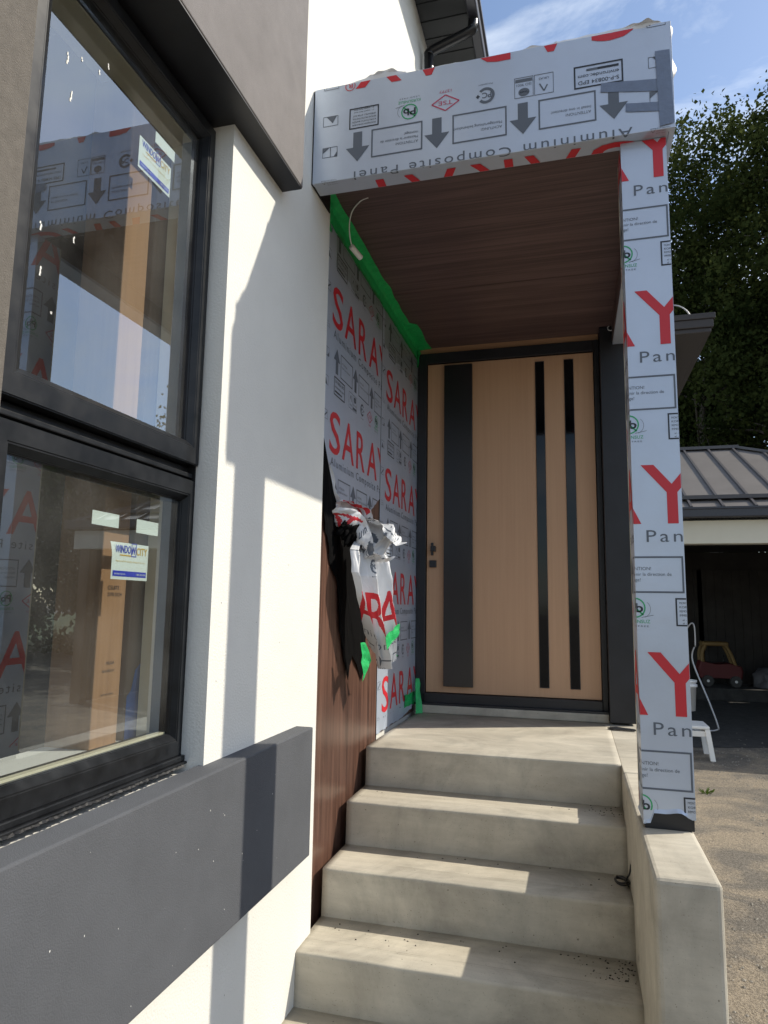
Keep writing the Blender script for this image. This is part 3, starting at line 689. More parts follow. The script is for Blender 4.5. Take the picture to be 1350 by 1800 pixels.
def flap(s, t):  # lifted film still joined to the board on the left, white edge strip
    y = lerp(-.60, -.42, t)+.012*math.sin(t*9); z = lerp(1.36, 1.10, t)
    return (XP+.004+s*.035*t+crease(s, t, 7)*.4, y+s*.03, z-s*.03+s*t*.02)
sheet('torn_edge_strip', flap, 8, 40, printed=False).data.materials[0] = M['film_loose']
def blk(s, t):
    c = (lerp(.0, .06, t), lerp(-.50, -.33, t), lerp(1.06, .985, t))
    a = s*6.4; r = .032*(math.sin(t*3.0)*.7+.35)+crease(s*2, t*3, 3.3)*.9
    return (c[0]+r*math.cos(a)*.8, c[1]+r*math.sin(a), c[2]+r*math.sin(a+.9)*1.2)
sheet('black_reverse', blk, 40, 50, printed=False)
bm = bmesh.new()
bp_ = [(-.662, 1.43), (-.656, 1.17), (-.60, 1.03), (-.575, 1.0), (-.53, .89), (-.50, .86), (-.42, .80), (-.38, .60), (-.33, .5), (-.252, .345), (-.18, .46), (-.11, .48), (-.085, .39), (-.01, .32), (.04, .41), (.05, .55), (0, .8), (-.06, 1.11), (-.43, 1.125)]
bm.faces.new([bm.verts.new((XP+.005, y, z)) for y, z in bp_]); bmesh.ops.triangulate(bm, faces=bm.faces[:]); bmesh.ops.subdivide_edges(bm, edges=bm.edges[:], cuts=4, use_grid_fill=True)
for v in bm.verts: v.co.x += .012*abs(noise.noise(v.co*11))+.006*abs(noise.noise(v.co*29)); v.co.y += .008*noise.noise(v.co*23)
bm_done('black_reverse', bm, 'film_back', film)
def tapebit(pts, parent=film, name='green_tape'):
    bm = bmesh.new(); bm.faces.new([bm.verts.new(p) for p in pts]); bmesh.ops.subdivide_edges(bm, edges=bm.edges[:], cuts=5, use_grid_fill=True)
    for v in bm.verts: v.co += Vector((noise.noise(v.co*30), noise.noise(v.co*30+Vector((9, 0, 0))), noise.noise(v.co*30+Vector((0, 9, 0)))))*.008
    ex = bmesh.ops.solidify(bm, geom=bm.faces[:], thickness=.0012)
    return bm_done(name, bm, 'tape', parent)
tapebit([(.075, -.40, .53), (.085, -.365, .53), (.10, -.31, .45), (.075, -.36, .36)])
tapebit([(.165, -.30, .56), (.20, -.19, .62), (.20, -.18, .57), (.165, -.29, .50)])
tapebit([(.15, -.15, .53), (.16, -.10, .47), (.16, -.06, .455), (.13, -.13, .43)])

# ================================================================= FRONT DOOR
door = empty('front_door', (.6, YD, .05), 'pale oak entrance door with black vertical pull bar and two slim glass strips', 'door')
box('slab', (.030, 1.168), (YD, YD+.05), (.128, 2.425), 'oak', door, .002)
bars = [((-.04, .026), (YD-.02, YD+.10), (.055, 2.505)), ((1.172, 1.2065), (YD-.02, YD+.10), (.055, 2.505)), ((.0262, 1.1718), (YD-.02, YD+.10), (2.429, 2.505)), ((.0262, 1.1718), (YD-.035, YD+.10), (.055, .124))]
for b_ in bars: box('frame', *b_, 'black_trim', door, .003)
box('head_trim', (-.04, 1.2065), (YD-.006, YD+.05), (2.507, 2.598), 'trimwood', door, .002)
pb = box('pull_bar', (.155, .353), (1.215, 1.238), (.172, 2.402), 'black_metal', door, .002)
boxes('pull_mount', [((.22, .29), (1.238, YD), (.4, .46)), ((.22, .29), (1.238, YD), (2.1, 2.16))], 'black_metal', door)
for x0, x1 in ((.784, .846), (.977, 1.040)):
    g = box('glass_strip', (x0+.004, x1-.004), (YD-.0025, YD+.01), (.191, 2.384), 'door_glass', door)
    boxes('strip_frame', [((x0, x0+.004), (YD-.0055, YD+.01), (.187, 2.388)), ((x1-.004, x1), (YD-.0055, YD+.01), (.187, 2.388)), ((x0+.004, x1-.004), (YD-.0055, YD+.01), (2.384, 2.388)), ((x0+.004, x1-.004), (YD-.0055, YD+.01), (.187, .191))], 'black_trim', door)
lv = boxes('lever_handle', [((.062, .078), (YD-.016, YD), (1.05, 1.138)), ((.066, .100), (YD-.055, YD-.016), (1.075, 1.112))], 'black_metal', door, .003)
box('deadbolt', (.052, .100), (YD-.02, YD), (.967, 1.015), 'black_metal', door, .003)
boxes('threshold', [((-.04, 1.2065), (1.175, YD-.037), (.0525, .066))], 'black_trim', door, .002)

# ================================================================= CANOPY
CY, CZ0, CZ1, CXR = -.977, 2.4186, 2.845, 1.397
can = empty('porch_canopy', (.7, .1, CZ0), 'square porch canopy wrapped in upside down printed film with a walnut soffit', 'canopy')
fa = box('fascia', (.006, CXR), (CY, CY+.02), (CZ0, CZ1), 'film', can, .0015)
box('fascia_side', (CXR-.02, CXR), (CY+.0205, YD+.3), (CZ0, CZ1), 'film', can, .0015)
boxes('underside_lip', [((.008, CXR-.021), (CY+.0205, -.889), (CZ0+.0012, CZ0+.018)), ((1.29, CXR-.021), (-.8888, YD-.01), (CZ0+.0012, CZ0+.018))], 'film', can)
boxes('lip_riser', [((.008, 1.286), (-.893, -.8892), (CZ0+.0185, 2.548)), ((1.2864, 1.29), (-.8888, YD-.01), (CZ0+.0185, 2.548))], 'walnut_soffit', can)
box('soffit_board', (-.05, 1.286), (-.889, .348), (2.549, 2.56), 'walnut_soffit', can); box('soffit_board', (-.05, 1.286), (.352, 1.30), (2.549, 2.56), 'walnut_soffit', can)
box('soffit_joint', (-.05, 1.286), (.3482, .3518), (2.553, 2.562), 'rubber', can)
boxes('roof_deck', [((0.004, CXR-.022), (CY+.022, YD+.3), (2.79, 2.82))], 'black_trim', can)
box('corner_gap', (.001, .0055), (CY+.003, -.76), (CZ0, CZ1-.002), 'rubber', can)
rows = Print(); rows.merge(TILE); rows.merge(TILE.shifted(0, -PITCH))
# reading direction is upside down: u = CXR - X, vdown = z - 2.166
rows.emit([(1, 0, -.008), (-1, 0, CXR-.012), (0, -1, -.2535), (0, 1, .676)], lambda u, v: (CXR-u, CY-.0012, 2.166-v), can, PN)
rows.emit([(1, 0, -.03), (-1, 0, CXR-.012), (0, 1, .2515), (0, -1, -.168)], lambda u, v: (CXR-u, CY+(v+.2526), CZ0-.0006), can, PN)
# torn film standing along the top edge
bm = bmesh.new(); n = 180; prev = None
for i in range(n+1):
    x = .012+(CXR-.012)*i/n*.995
    a = max(0, noise.noise(Vector((x*3.1, 0, 2)))+.12)*.075+max(0, noise.noise(Vector((x*14, 4, 2))))*.018+.004
    if .06 < x < .40: a += .022
    lean = noise.noise(Vector((x*5, 7, 1)))*.05
    c = [bm.verts.new((x, CY+.0005, CZ1-.012)), bm.verts.new((x, CY+.008+lean*.3, CZ1+a*.45)), bm.verts.new((x+.006, CY+.02+lean+.02*noise.noise(Vector((x*31, 2, 2))), CZ1+a*.62+.006*noise.noise(Vector((x*40, 2, 2)))))]
    if prev:
        for k in range(2): bm.faces.new((prev[k], c[k], c[k+1], prev[k+1]))
    prev = c
bm_done('torn_top_film', bm, 'film_loose', can)
bm = bmesh.new(); prev = None
for i in range(41):
    z = CZ1-.02-.30*i/40; a = max(0, noise.noise(Vector((z*13, 1, 6)))+.05)*.028*(1 if z > 2.62 else .1)
    c = [bm.verts.new((CXR-.001, CY-.001, z)), bm.verts.new((CXR+a, CY+.01+a*.5, z)), bm.verts.new((CXR+.002, CY+.03, z))]
    if prev:
        for k in range(2): bm.faces.new((prev[k], c[k], c[k+1], prev[k+1]))
    prev = c
bm_done('torn_side_film', bm, 'grey', can)
def strip(pts, off): 
    bm = bmesh.new(); bm.faces.new([bm.verts.new((x, CY-off, z)) for x, z in pts]); bmesh.ops.subdivide_edges(bm, edges=bm.edges[:], cuts=6, use_grid_fill=True)
    for v in bm.verts: v.co.y -= abs(noise.noise(v.co*25))*.0012; v.co.z += noise.noise(v.co*90)*.0015
    return bm_done('grey_tape', bm, 'duct', can)
strip([(1.145, 2.604), (1.36, 2.567), (1.362, 2.617), (1.148, 2.640)], .0022); strip([(1.23, 2.508), (1.362, 2.487), (1.362, 2.524), (1.232, 2.541)], .0022); strip([(1.345, 2.428), (1.394, 2.435), (1.388, 2.727), (1.338, 2.730)], .0036)

# ================================================================= COLUMN
col = empty('porch_column', (1.29, -.85, 0), 'slim square porch column wrapped in printed film on a black foot', 'column')
QX0, QX1, QY0, QY1 = 1.2125, 1.3705, -.9295, -.781
box('core', (QX0+.004, QX1-.004), (QY0+.004, QY1-.004), (.0006, .09), 'black_trim', col, .002)
box('corner_profile', (QX0-.0012, QX0+.006), (QY1-.004, QY1+.003), (.02, CZ0), 'cream', col)
bm = bmesh.new(); ring_pts = []
def corner_path(n=14):
    P_ = []
    for (a, b) in (((QX0, QY1), (QX0, QY0)), ((QX0, QY0), (QX1, QY0)), ((QX1, QY0), (QX1, QY1)), ((QX1, QY1), (QX0, QY1))):
        for i in range(n): P_.append((a[0]+(b[0]-a[0])*i/n, a[1]+(b[1]-a[1])*i/n))
    return P_
cp = corner_path(); lo = []; mid = []; hi = []
for x, y in cp:
    k = noise.noise(Vector((x*22, y*22, 4))); zz = .046+.018*k+(-.03 if x < QX0+.03 else 0)
    dx = (x-1.2915)*.10*max(0, k+.2); dy = (y+.855)*.12*max(0, k+.3)
    lo.append(bm.verts.new((x+dx, y+dy, zz))); mid.append(bm.verts.new((x, y, zz+.012))); hi.append(bm.verts.new((x, y, CZ0-.0005)))
N = len(cp)
for i in range(N):
    j = (i+1) % N; bm.faces.new((lo[i], lo[j], mid[j], mid[i])); bm.faces.new((mid[i], mid[j], hi[j], hi[i]))
bm_done('protective_film', bm, 'film', col)
crow = tile_rows([0, 1, 2, 3, 4])
ztop = 1.846+PITCH
crow.emit([(1, 0, -(QX0-.226)-.0004), (-1, 0, QX1-.226-.001), (0, -1, CZ0-.002-ztop), (0, 1, ztop-.058)], lambda u, v: (u+.226, QY0-.0011, ztop+v), col, PN)
crow.emit([(-1, 0, QX0-.226-.0004), (1, 0, -(QX0-.226)+.148), (0, -1, CZ0-.002-ztop), (0, 1, ztop-.058)], lambda u, v: (QX0-.0011, QY0+(QX0-.226-u), ztop+v), col, PN)
crow.emit([(1, 0, -(QX1-.226)-.0004), (-1, 0, QX1-.226+.148), (0, -1, CZ0-.002-ztop), (0, 1, ztop-.058)], lambda u, v: (QX1+.0011, QY0+(u-QX1+.226), ztop+v), col, PN)
# ================================================================= SMALL THINGS
tp = empty('painter_tape', (0, .3, 2.4), 'long bright green masking tape along the top of the film under the soffit', 'tape')
bm = bmesh.new(); n = 60; prev = None
for i in range(n+1):
    y = -.72+(1.26+.72)*i/n; k = noise.noise(Vector((y*6, 3, 3)))*.012; low = 2.452+.012*noise.noise(Vector((y*17, 1, 1)))
    ov = .035+k + (.045 if y > .78 else 0)
    c = [bm.verts.new((XP+.0048+.003*noise.noise(Vector((y*30, 2, 2))), y, low)), bm.verts.new((XP+.006, y, 2.52)), bm.verts.new((XP+.016, y, 2.538)), bm.verts.new((XP+.016+ov, y, 2.5465-.006*abs(noise.noise(Vector((y*12, 9, 2))))))]
    if prev:
        for q in range(3): bm.faces.new((prev[q], c[q], c[q+1], prev[q+1]))
    prev = c
bm_done('tape_strip', bm, 'tape', tp)
for y in (-.70, 1.19): tapebit([(XP+.007, y, 2.40), (XP+.007, y+.07, 2.41), (XP+.02, y+.07, 2.53), (XP+.02, y, 2.53)], tp, 'tape_end')
def clearmat():
    m = bpy.data.materials.new('clear_packing_tape'); m.use_nodes = True; n = m.node_tree.nodes; l = m.node_tree.links; n.remove(n['Principled BSDF'])
    tr = n.new('ShaderNodeBsdfTransparent'); tr.inputs['Color'].default_value = (.93, .95, .90, 1); g = n.new('ShaderNodeBsdfGlossy'); g.inputs['Roughness'].default_value = .18
    ms = n.new('ShaderNodeMixShader'); ms.inputs['Fac'].default_value = .16; l.new(tr.outputs['BSDF'], ms.inputs[1]); l.new(g.outputs['BSDF'], ms.inputs[2]); l.new(ms.outputs['Shader'], n['Material Output'].inputs['Surface']); return m
M['clear'] = clearmat()
for ya, yb, zl in ((-.55, .27, 2.29), (.32, 1.22, 2.22)):
    bm = bmesh.new(); g_ = []
    for i in range(61):
        y = ya+(yb-ya)*i/60; lo_ = zl+.03*noise.noise(Vector((y*8, zl, 3)))
        g_.append([bm.verts.new((XP+.006+.010*abs(noise.noise(Vector((y*19, (lo_+(2.47-lo_)*j/12)*11, 2)))), y, lo_+(2.47-lo_)*j/12)) for j in range(13)])
    for i in range(60):
        for j in range(12): bm.faces.new((g_[i][j], g_[i+1][j], g_[i+1][j+1], g_[i][j+1]))
    bm_done('clear_film', bm, 'clear', tp)
t2 = empty('masking_tape', (0, 1.1, .05), 'short green tape stuck at the foot of the film beside the door', 'tape')
tapebit([(XP+.006, .92, .14), (XP+.007, 1.20, .135), (XP+.007, 1.21, .055), (XP+.006, .93, .06)], t2, 'tape_strip')
tapebit([(XP+.02, 1.16, .22), (XP+.04, 1.19, .22), (.035, 1.13, .004), (-.005, 1.10, .004)], t2, 'tape_end')
cb = empty('soffit_cable', (.03, -.5, 2.38), 'white wire with a small plug hanging out of the walnut soffit', 'cable')
tube('wire', [(.142, -.636, 2.549), (.10, -.62, 2.548), (.05, -.585, 2.528), (.025, -.55, 2.49), (.018, -.52, 2.44), (.02, -.49, 2.405)], .003, 'white', cb, 8)
tube('plug', [(.018, -.495, 2.404), (.03, -.455, 2.392), (.042, -.42, 2.381)], .014, 'white', cb, 14); tube('plug_bore', [(.0415, -.4205, 2.3815), (.043, -.417, 2.3803)], .009, 'grey', cb, 12)
lp = empty('black_cable', (1.16, -.43, -.37), 'small coil of black wire lying on a step against the side wall', 'cable')
pts = [(1.198, -.482, -.265), (1.192, -.478, -.30), (1.180, -.455, -.335)]
for k in range(15):
    a = k*.85; pts.append((1.165+.026*math.cos(a)*(1+.15*math.sin(k)), -.435+.045*math.sin(a), -.362+.002*k+.01*max(0, math.sin(a*.5))))
pts.append((1.15, -.40, -.34)); tube('wire', pts, .0035, 'black_plastic', lp, 7)
ring_ = empty('wire_loop', (1.30, 1.1, 2.5), 'thin pale wire loop hanging beside the black pillar under the soffit', 'wire')
tube('wire', [(1.27, 1.115, 2.545), (1.262, 1.11, 2.535), (1.265, 1.105, 2.517), (1.28, 1.10, 2.508), (1.292, 1.10, 2.516)], .003, 'white', ring_, 6)
sp = empty('black_offcut', (1.26, .93, 0), 'flat black trim offcut lying on the landing', 'offcut')
bm = bmesh.new(); bm.faces.new([bm.verts.new(p) for p in ((1.184, .955, .004), (1.205, .92, .004), (1.34, .915, .004), (1.338, .945, .005), (1.235, .952, .012), (1.20, .965, .006))])
r_ = bmesh.ops.extrude_face_region(bm, geom=bm.faces[:]); bmesh.ops.translate(bm, verts=[v for v in r_['geom'] if isinstance(v, bmesh.types.BMVert)], vec=(0, 0, .006)); bmesh.ops.recalc_face_normals(bm, faces=bm.faces[:]); bm_done('offcut_piece', bm, 'black_trim', sp)
def crumbs(name, n, fn, mat_, label, cat, smin, smax):
    v = []; f = []
    for _ in range(n):
        x, y, z = fn(); s = random.uniform(smin, smax); b = len(v); rot = random.random()*6
        for k in range(4):
            a = rot+k*1.57; v.append((x+s*math.cos(a)*random.uniform(.6, 1.2), y+s*math.sin(a)*random.uniform(.6, 1.2), z+s*.1))
        v.append((x+s*.1, y, z+s*random.uniform(.5, .9))); v.append((x, y, z-s*.3))
        for k in range(4): f += [(b+k, b+(k+1) % 4, b+4), (b+(k+1) % 4, b+k, b+5)]
    return tag(pyd(name, v, f, mat_), label, cat, kind='stuff')
def on_steps():
    k = random.choice((3, 3, 3, 3, 2, 1, 4)); z = -k*RZ
    x = 1.19-abs(random.gauss(0, .10)) if random.random() < .75 else random.uniform(.05, 1.15)
    return x, -(k-1)*T-random.uniform(.01, .16), z
crumbs('step_dirt', 190, on_steps, 'debris', 'scattered dark dirt crumbs on the concrete steps', 'dirt', .0015, .0055)
def on_lot():
    while True:
        y = random.uniform(-1.6, 7.0); x = random.uniform(1.45, 5.2)
        if random.random() < 1.2-.13*(y+1.6) and not (x < 2.3 and y > 1.2): return x, y, GZ
crumbs('gravel', 5200, on_lot, 'stone', 'loose pale gravel scattered over the worn lot', 'gravel', .002, .016)
bm = bmesh.new()
for _ in range(26):
    a = random.random()*6.28; L_ = random.uniform(.018, .04); d = Vector((math.cos(a), math.sin(a), 0)); p = Vector((2.12, 3.55, GZ))+d*random.uniform(0, .04); s = Vector((-d.y, d.x, 0))*.005
    q = p+d*L_*.45+Vector((0, 0, L_)); bm.faces.new([bm.verts.new(t_) for t_ in (p-s, p+s, q+s*.6+d*.01, q+d*.03+Vector((0, 0, .01)))])
wd = bm_done('weed', bm, 'leaf3'); tag(wd, 'small green weed growing in the gravel just right of the column', 'weed')

M['shade_asphalt'] = mat('shade_darkened_asphalt', (.030, .029, .028), .95, col2=(.062, .06, .057), vscale=9, bump=.4, bscale=80)  # shade under the carport is put into this darker floor colour
tag(pyd('shade_dark_floor', [(-3, 5.9+.0, GZ+.004), (1.9, 5.6, GZ+.004), (3.2, 6.0, GZ+.004), (6.7, 5.7, GZ+.004), (6.7, 13.0, GZ+.004), (-3, 13.0, GZ+.004)], [(0, 1, 2, 3, 4, 5)], 'shade_asphalt'), kind='structure')
# ================================================================= CARPORT
cpt = empty('carport', (3, 9, GZ), 'open carport with brown standing seam hip roof and cream beam', 'carport')
EX0, EX1, EY0, EY1, EZ, RY, RZ_ = -3.0, 6.7, 6.0, 12.0, 1.98, 9.0, 3.40
r1, r2 = (0.0, RY, RZ_), (3.70, RY, RZ_)
E = [(EX0, EY0, EZ), (EX1, EY0, EZ), (EX1, EY1, EZ), (EX0, EY1, EZ)]
rf = pyd('roof', E+[r1, r2]+[(a, b, c-.08) for a, b, c in E], [(0, 1, 5, 4), (1, 2, 5), (2, 3, 4, 5), (3, 0, 4), (0, 6, 7, 1), (1, 7, 8, 2), (2, 8, 9, 3), (3, 9, 6, 0), (9, 8, 7, 6)], 'roof', cpt)
def slope_bar(name, a, b, w_, h_, m, parent):
    a, b = Vector(a), Vector(b); d = (b-a).normalized(); s = d.cross(Vector((0, 0, 1))).normalized()*w_/2; u = s.cross(d).normalized()*h_
    if u.z < 0: u = -u
    v = [a-s, a+s, a+s+u, a-s+u, b-s, b+s, b+s+u, b-s+u]
    return pyd(name, v, [(0, 1, 2, 3), (7, 6, 5, 4), (0, 4, 5, 1), (1, 5, 6, 2), (2, 6, 7, 3), (3, 7, 4, 0)], m, parent)
k = 0; x = 1.36
SL = (RZ_-EZ)/(RY-EY0)
while x < 6.4:
    ye = RY if x <= 3.7 else RY-(x-3.7)
    if ye-EY0 > .3: slope_bar('roof_seam', (x, EY0+.02, EZ+.02*SL), (x, ye-.02, EZ+(ye-EY0-.02)*SL), .03, .035, 'seam', rf)
    x += .378
slope_bar('ridge_cap', (-.0, RY, RZ_), (3.72, RY, RZ_), .16, .05, 'seam', rf); slope_bar('hip_cap', (3.70, RY, RZ_+.01), (6.7, EY0, EZ+.01), .13, .04, 'seam', rf)
slope_bar('snow_rail', (EX0, EY0+.33, EZ+.33*SL+.02), (EX1-.5, EY0+.33, EZ+.33*SL+.02), .09, .05, 'seam', rf)
bm = bmesh.new(); bm_box(bm, (EX0, EX1+.1), (EY0-.11, EY0+.01), (1.86, 1.985), .015); bm_box(bm, (EX0, EX1+.1), (EY0-.125, EY0-.10), (1.965, 1.995), .005); bm_done('gutter', bm, 'gutter', cpt)
for i in range(60): box('vent_slot', (1.6+i*.085, 1.66+i*.085), (EY0+.005, EY0+.02), (1.842, 1.856), 'rubber', cpt) if i < 30 else None
box('beam', (EX0, EX1), (EY0+.03, EY0+.25), (1.54, 1.838), 'beam', cpt, .006)
for (x, y) in ((EX0+.1, 6.05), (EX1-.3, 6.05), (EX0+.1, 11.7), (1.35, 11.7), (EX1-.3, 11.7)): box('post', (x, x+.18), (y, y+.18), (GZ, 1.86), 'lumber2', cpt, .01)
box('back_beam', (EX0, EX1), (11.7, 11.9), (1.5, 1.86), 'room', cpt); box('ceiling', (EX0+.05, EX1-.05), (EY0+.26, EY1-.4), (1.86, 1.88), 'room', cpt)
for i in range(40): box('back_wall_and_dark_fill_board', (EX0+.1+i*.16, EX0+.255+i*.16), (11.6+.004*(i % 3), 11.64), (GZ+.02, 1.5), 'room', cpt)
box('back_ledge', (EX0+.1, 6.44), (10.5, 11.59), (GZ+.006, GZ+.22), 'shade_asphalt', cpt, .01)
for i in range(19): box('back_wall_and_dark_fill_board', (3.41+i*.16, 3.565+i*.16), (11.6+.004*(i % 3), 11.64), (GZ+.02, 1.5), 'room', cpt)  # boards added across the open back to make the carport darker
for i in range(32): box('sky_block_board', (6.46, 6.5), (6.35+i*.16, 6.505+i*.16), (GZ+.02, 1.8), 'room', cpt)  # unseen side boards, added to keep sky light out of the carport
# ---- things under the carport
def wheel(name, c, r, wdt, m, parent):
    bm = bmesh.new(); bmesh.ops.create_cone(bm, cap_ends=True, segments=20, radius1=r, radius2=r, depth=wdt, matrix=Matrix.Translation(c) @ Matrix.Rotation(R(90), 4, 'X'))
    bmesh.ops.bevel(bm, geom=[e for e in bm.edges if e.calc_face_angle(0) > 1], offset=wdt*.2, segments=2, affect='EDGES')
    return bm_done(name, bm, m, parent)
def toy_car(ox, oy):
    t = empty('toy_car', (ox, oy, GZ), 'red and yellow ride on toy car at the dark back of the carport', 'toy car')
    z = GZ
    prof = [(-.42, .18), (.44, .18), (.47, .34), (.44, .46), (.20, .52), (-.10, .50), (-.40, .56), (-.46, .40)]
    v = []; f = []; n = len(prof)
    for k, (yy, sh) in enumerate(((-.25, .93), (-.22, 1), (.22, 1), (.25, .93))):
        v += [(ox+a*sh, oy+yy, z+.35+(b-.35)*sh) for a, b in prof]
    for k in range(3):
        for i in range(n): f.append((k*n+i, k*n+(i+1) % n, (k+1)*n+(i+1) % n, (k+1)*n+i))
    f.append(tuple(range(n))); f.append(tuple(range(3*n, 4*n))[::-1]); pyd('body', v, f, 'toy_red', t, False)
    for s in (-.20, .20):
        tube('roof_pillar', [(ox+.33, oy+s, z+.46), (ox+.24, oy+s, z+.72), (ox+.14, oy+s, z+.92)], .035, 'toy_yellow', t, 8); tube('roof_pillar', [(ox-.36, oy+s, z+.5), (ox-.36, oy+s, z+.75), (ox-.28, oy+s, z+.94)], .045, 'toy_yellow', t, 8)
    bm = bmesh.new(); bm_box(bm, (ox-.36, ox+.20), (oy-.25, oy+.25), (z+.90, z+1.0), .045, 4); bm_done('roof', bm, 'toy_yellow', t, True)
    for dx in (-.28, .30):
        for s in (-.26, .26):
            wh = wheel('wheel', Vector((ox+dx, oy+s, z+.125)), .125, .08, 'black_plastic', t); wheel('hub', Vector((ox+dx, oy+s*1.01, z+.125)), .05, .095, 'white', wh)
    tube('steering_wheel', [(ox+.12+.02*math.cos(a), oy+.1*math.cos(a), z+.58+.1*math.sin(a)) for a in [i*.7 for i in range(10)]], .014, 'black_plastic', t, 6)
    return t
tc_ = toy_car(3.62, 11.0); tc_.scale = (.82, .82, .82); tc_.location.z = GZ+.222
ld = empty('hand_truck', (2.5, 6.6, GZ), 'tall pale tube handle of a hand truck beside the column', 'hand truck')
def yz(px): return px
tube('handle', [(2.47, 6.9, .40), (2.56, 6.9, .52), (2.60, 6.9, .46), (2.60, 6.9, .20)], .011, 'alu', ld, 8); tube('rail', [(2.585, 6.9, .2), (2.56, 6.9, 0), (2.72, 6.75, -.52), (2.80, 6.7, -.80), (2.79, 6.7, -.85), (2.70, 6.7, -.87), (2.5, 6.7, -.87)], .012, 'alu', ld, 8)
tube('rail', [(2.30, 6.9, .40), (2.25, 6.9, 0), (2.3, 6.75, -.52), (2.35, 6.7, -.87), (2.5, 6.7, -.87)], .012, 'alu', ld, 8)
bx = bmesh.new(); bm_box(bx, (2.2, 2.52), (6.95, 7.25), (-.05, .42), .02); tag(bm_done('cardboard_box', bx, 'trimwood'), 'brown box standing behind the hand truck under the carport', 'box')
def lathe(name, prof, c, m, parent, n=24):
    v = []; f = []
    for r, z in prof:
        for k in range(n): v.append((c[0]+r*math.cos(2*math.pi*k/n), c[1]+r*math.sin(2*math.pi*k/n), c[2]+z))
    for i in range(len(prof)-1):
        for k in range(n): f.append((i*n+k, i*n+(k+1) % n, (i+1)*n+(k+1) % n, (i+1)*n+k))
    f.append(tuple(range(n))[::-1])
    return pyd(name, v, f, m, parent, True)
bk = empty('bucket', (2.33, 6.1, GZ+.42), 'white plastic bucket on the small white stool', 'bucket')
lathe('pail', [(.115, 0), (.135, .29), (.15, .29), (.15, .32), (.135, .32), (.134, .345), (.147, .345), (.147, .37), (.13, .37), (.11, .02)], (2.33, 6.1, GZ+.385), 'white', bk)
stl = empty('stool', (2.25, 5.3, GZ), 'white plastic step stool standing beside the column in the carport shade', 'stool')
bm = bmesh.new(); bm_box(bm, (1.95, 2.42), (5.02, 5.42), (-.60, -.565), .01, 2); bm_done('stool_top', bm, 'white', stl)
for (x, y, dx, dy) in ((1.97, 5.04, -.04, -.03), (2.37, 5.04, .04, -.03), (1.97, 5.38, -.04, .03), (2.37, 5.38, .04, .03)):
    v = [];
    for z, k in ((GZ, 1), (-.60, 0)):
        for a, b in ((0, 0), (.05, 0), (.05, .05), (0, .05)): v.append((x+a+dx*k, y+b-.02+dy*k, z))
    pyd('leg', v, [(0, 3, 2, 1), (4, 5, 6, 7), (0, 1, 5, 4), (1, 2, 6, 5), (2, 3, 7, 6), (3, 0, 4, 7)], 'white', stl)
boxes('rung', [((1.98, 2.40), (5.035, 5.05), (-.68, -.62)), ((2.385, 2.40), (5.05, 5.38), (-.68, -.62))], 'white', stl, .004)
# shapeless covered stack further back
hp = empty('covered_heap', (4.85, 11.0, GZ+.22), 'dark heap of covered garden things on the ledge under the carport', 'heap')
bm = bmesh.new(); bmesh.ops.create_icosphere(bm, subdivisions=4, radius=1)
for v in bm.verts:
    n_ = noise.noise(v.co*2.2)*.3+noise.noise(v.co*5)*.12; v.co = Vector((4.85+v.co.x*.62*(1+n_), 11.0+v.co.y*.36*(1+n_), GZ+.222+max(-.0, v.co.z*.5*(1+n_))))
bm_done('tarp', bm, 'tarp', hp, True)

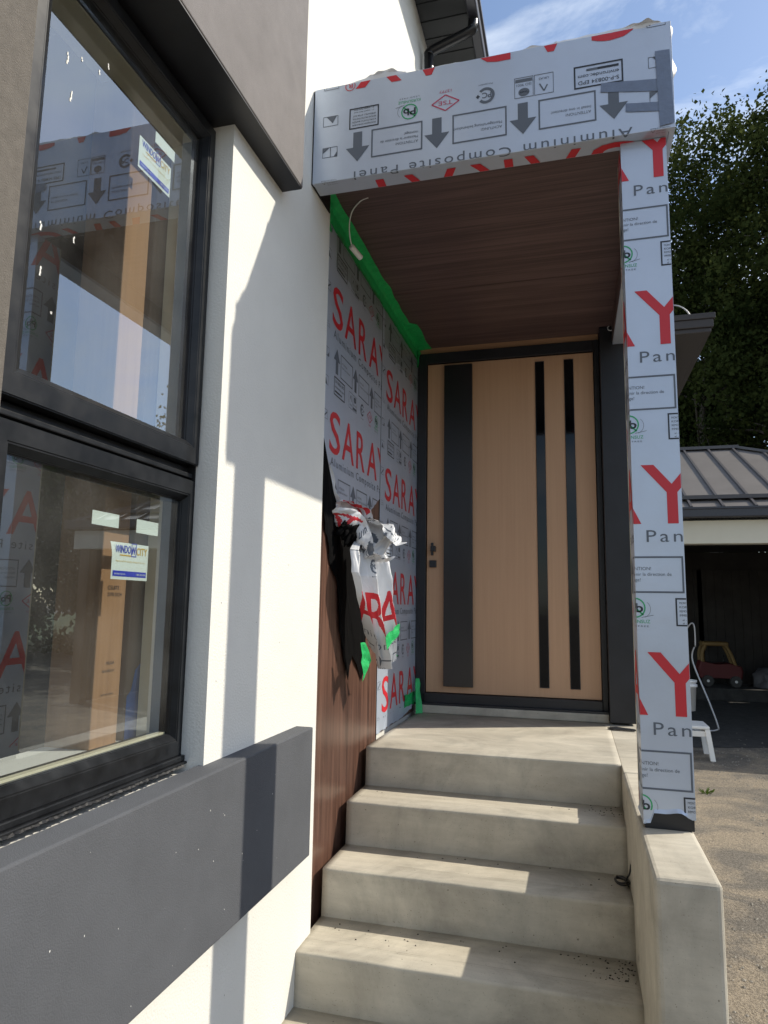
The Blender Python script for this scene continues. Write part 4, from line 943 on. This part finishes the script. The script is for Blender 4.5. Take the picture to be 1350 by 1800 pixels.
# ================================================================= TREES
def limb(v, f, pts, r0, r1, seg=7):
    b0 = len(v); n = len(pts)
    for i, p in enumerate(pts):
        p = Vector(p); d = (Vector(pts[min(i+1, n-1)])-Vector(pts[max(i-1, 0)])).normalized(); a = d.cross(Vector((.3, .9, .1))).normalized(); b = d.cross(a); r = lerp(r0, r1, i/(n-1))
        for k in range(seg): an = 2*math.pi*k/seg; v.append(p+(a*math.cos(an)+b*math.sin(an))*r)
    for i in range(n-1):
        for k in range(seg): f.append((b0+i*seg+k, b0+i*seg+(k+1) % seg, b0+(i+1)*seg+(k+1) % seg, b0+(i+1)*seg+k))
def tree(base, h, crown_r, crown_lo, nleaf, leaf, label, seed, size=.13, stems=((0, 0),), m='leaf', trunk_r=.16, name='leafy_tree'):
    rnd = random.Random(seed); t = empty(name, base, label, 'tree', 'trees around the lot')
    bx_, by_, bz_ = base; v = []; f = []; tips = []
    for (sx, sy) in stems:
        pts = []; q = Vector(base)
        for i in range(8):
            k = i/7; pts.append((bx_+sx*k*h*.35+rnd.uniform(-.12, .12)*(k > 0)+.15*math.sin(k*5+seed), by_+sy*k*h*.35+rnd.uniform(-.12, .12), bz_+h*.82*k))
        limb(v, f, pts, trunk_r, .03)
        for i in range(2, 8):
            for _ in range(4):
                a = rnd.random()*6.28; L_ = crown_r*rnd.uniform(.45, 1.0)*(1-.35*i/7); p = Vector(pts[i]); d = Vector((math.cos(a), math.sin(a), rnd.uniform(.15, .7)))
                e = p+d*L_
                if e.z < bz_+crown_lo*.9: continue
                m1 = p+d*L_*.5+Vector((0, 0, .12*L_)); limb(v, f, [p, m1, e], .05*trunk_r/.16, .012, 5); tips += [m1, e]
    pyd('trunk', v, f, 'bark', t, True)
    # leaf clumps through the crown volume
    clumps = []
    for _ in range(int(nleaf/90)):
        if tips and rnd.random() < .55: c = rnd.choice(tips)+Vector((rnd.gauss(0, .5), rnd.gauss(0, .5), rnd.gauss(0, .45)))
        else:
            k = rnd.random(); zz = bz_+crown_lo+(h-crown_lo)*k; rr = crown_r*math.sqrt(max(0.02, 1-(2*k-.9)**2/1.3))*math.sqrt(rnd.random())*rnd.uniform(.8, 1.08); a = rnd.random()*6.28
            c = Vector((bx_+rr*math.cos(a), by_+rr*math.sin(a), zz))
        clumps.append((c, rnd.uniform(.3, .75)))
    n = len(clumps)*90; rng = np.random.default_rng(seed)
    cc = np.repeat(np.array([tuple(c) for c, _ in clumps]), 90, 0); rr = np.repeat(np.array([r for _, r in clumps]), 90)
    P_ = cc+np.clip(rng.normal(0, .5, (n, 3)), -.95, .95)*rr[:, None]
    a = rng.normal(0, 1, (n, 3)); a /= np.linalg.norm(a, axis=1)[:, None]; b = np.cross(a, rng.normal(0, 1, (n, 3))); b /= np.linalg.norm(b, axis=1)[:, None]; nn = np.cross(a, b)
    s = (size*rng.uniform(.55, 1.25, n))[:, None]
    V = np.stack([P_-a*s*.55, P_+b*s*.38+nn*s*.12, P_+a*s*.55, P_-b*s*.38+nn*s*.12], 1).reshape(-1, 3)
    me = bpy.data.meshes.new('crown'); me.vertices.add(4*n); me.vertices.foreach_set('co', V.ravel()); me.loops.add(6*n); me.polygons.add(2*n)
    idx = np.arange(n)[:, None]*4+np.array([0, 1, 2, 0, 2, 3])[None]; me.loops.foreach_set('vertex_index', idx.ravel().astype(np.int32))
    me.polygons.foreach_set('loop_start', np.arange(0, 6*n, 3, dtype=np.int32)); me.update(calc_edges=True); me.validate()
    link('crown', me, m, t)
    return t
tree((4.95, 17.2, GZ), 15.8, 3.4, 7.0, 50000, 'leaf', 'nearest tall forked tree rising behind the carport roof', 3, .115, ((-.05, .02), (.12, .05)), 'leaf', .15)
tree((6.9, 15.0, GZ), 15.0, 3.5, 6.0, 56000, 'leaf', 'tall leafy tree behind the right end of the carport roof', 11, .12, ((0, 0), (.1, -.05)), 'leaf', .18)
tree((3.6, 20.5, GZ), 13.6, 3.6, 1.0, 34000, 'leaf2', 'dark dense tree standing deep in the garden behind the forked tree', 21, .15, ((0, 0),), 'leaf2', .2)
tree((10.0, 20, GZ), 12.5, 4.2, .6, 50000, 'leaf2', 'dark tree at the far right edge of the garden', 33, .16, ((0, 0),), 'leaf2', .2)
tree((6.6, 25, GZ), 11, 4.8, .2, 50000, 'leaf2', 'far dark tree closing the view behind the garden', 37, .2, ((0, 0),), 'leaf2', .2)
tree((3.6, 19.2, GZ), 4.6, 2.6, .1, 42000, 'leaf2', 'low dark shrub mass in the garden behind the carport', 51, .13, ((0, 0),), 'leaf2', .1)
tree((8.4, 17.0, GZ), 4.8, 2.6, .1, 42000, 'leaf2', 'low dark shrub behind the right half of the carport', 52, .13, ((0, 0),), 'leaf2', .1)
for i, (x_, y_, h_, r_) in enumerate(((13.5, 15.5, 6.2, 3.2), (16.5, 10.5, 6.8, 3.4), (18.5, 4.5, 7.2, 3.4), (18, -2.5, 6.6, 3.2), (14.5, 22.0, 8.0, 4.2), (20, 17.0, 7.6, 3.8))):
    tree((x_, y_, GZ), h_, r_, .2, 22000, 'leaf', ('broad leafy tree beyond the right end of the carport', 'round tree on the far side of the lot past the carport', 'tallest round tree on the lot side facing the window', 'leafy tree at the near end of the row facing the window', 'wide tree at the back corner of the garden', 'farthest tree of the row across the lot')[i], 60+i, .2, ((0, 0),), 'leaf', .16)
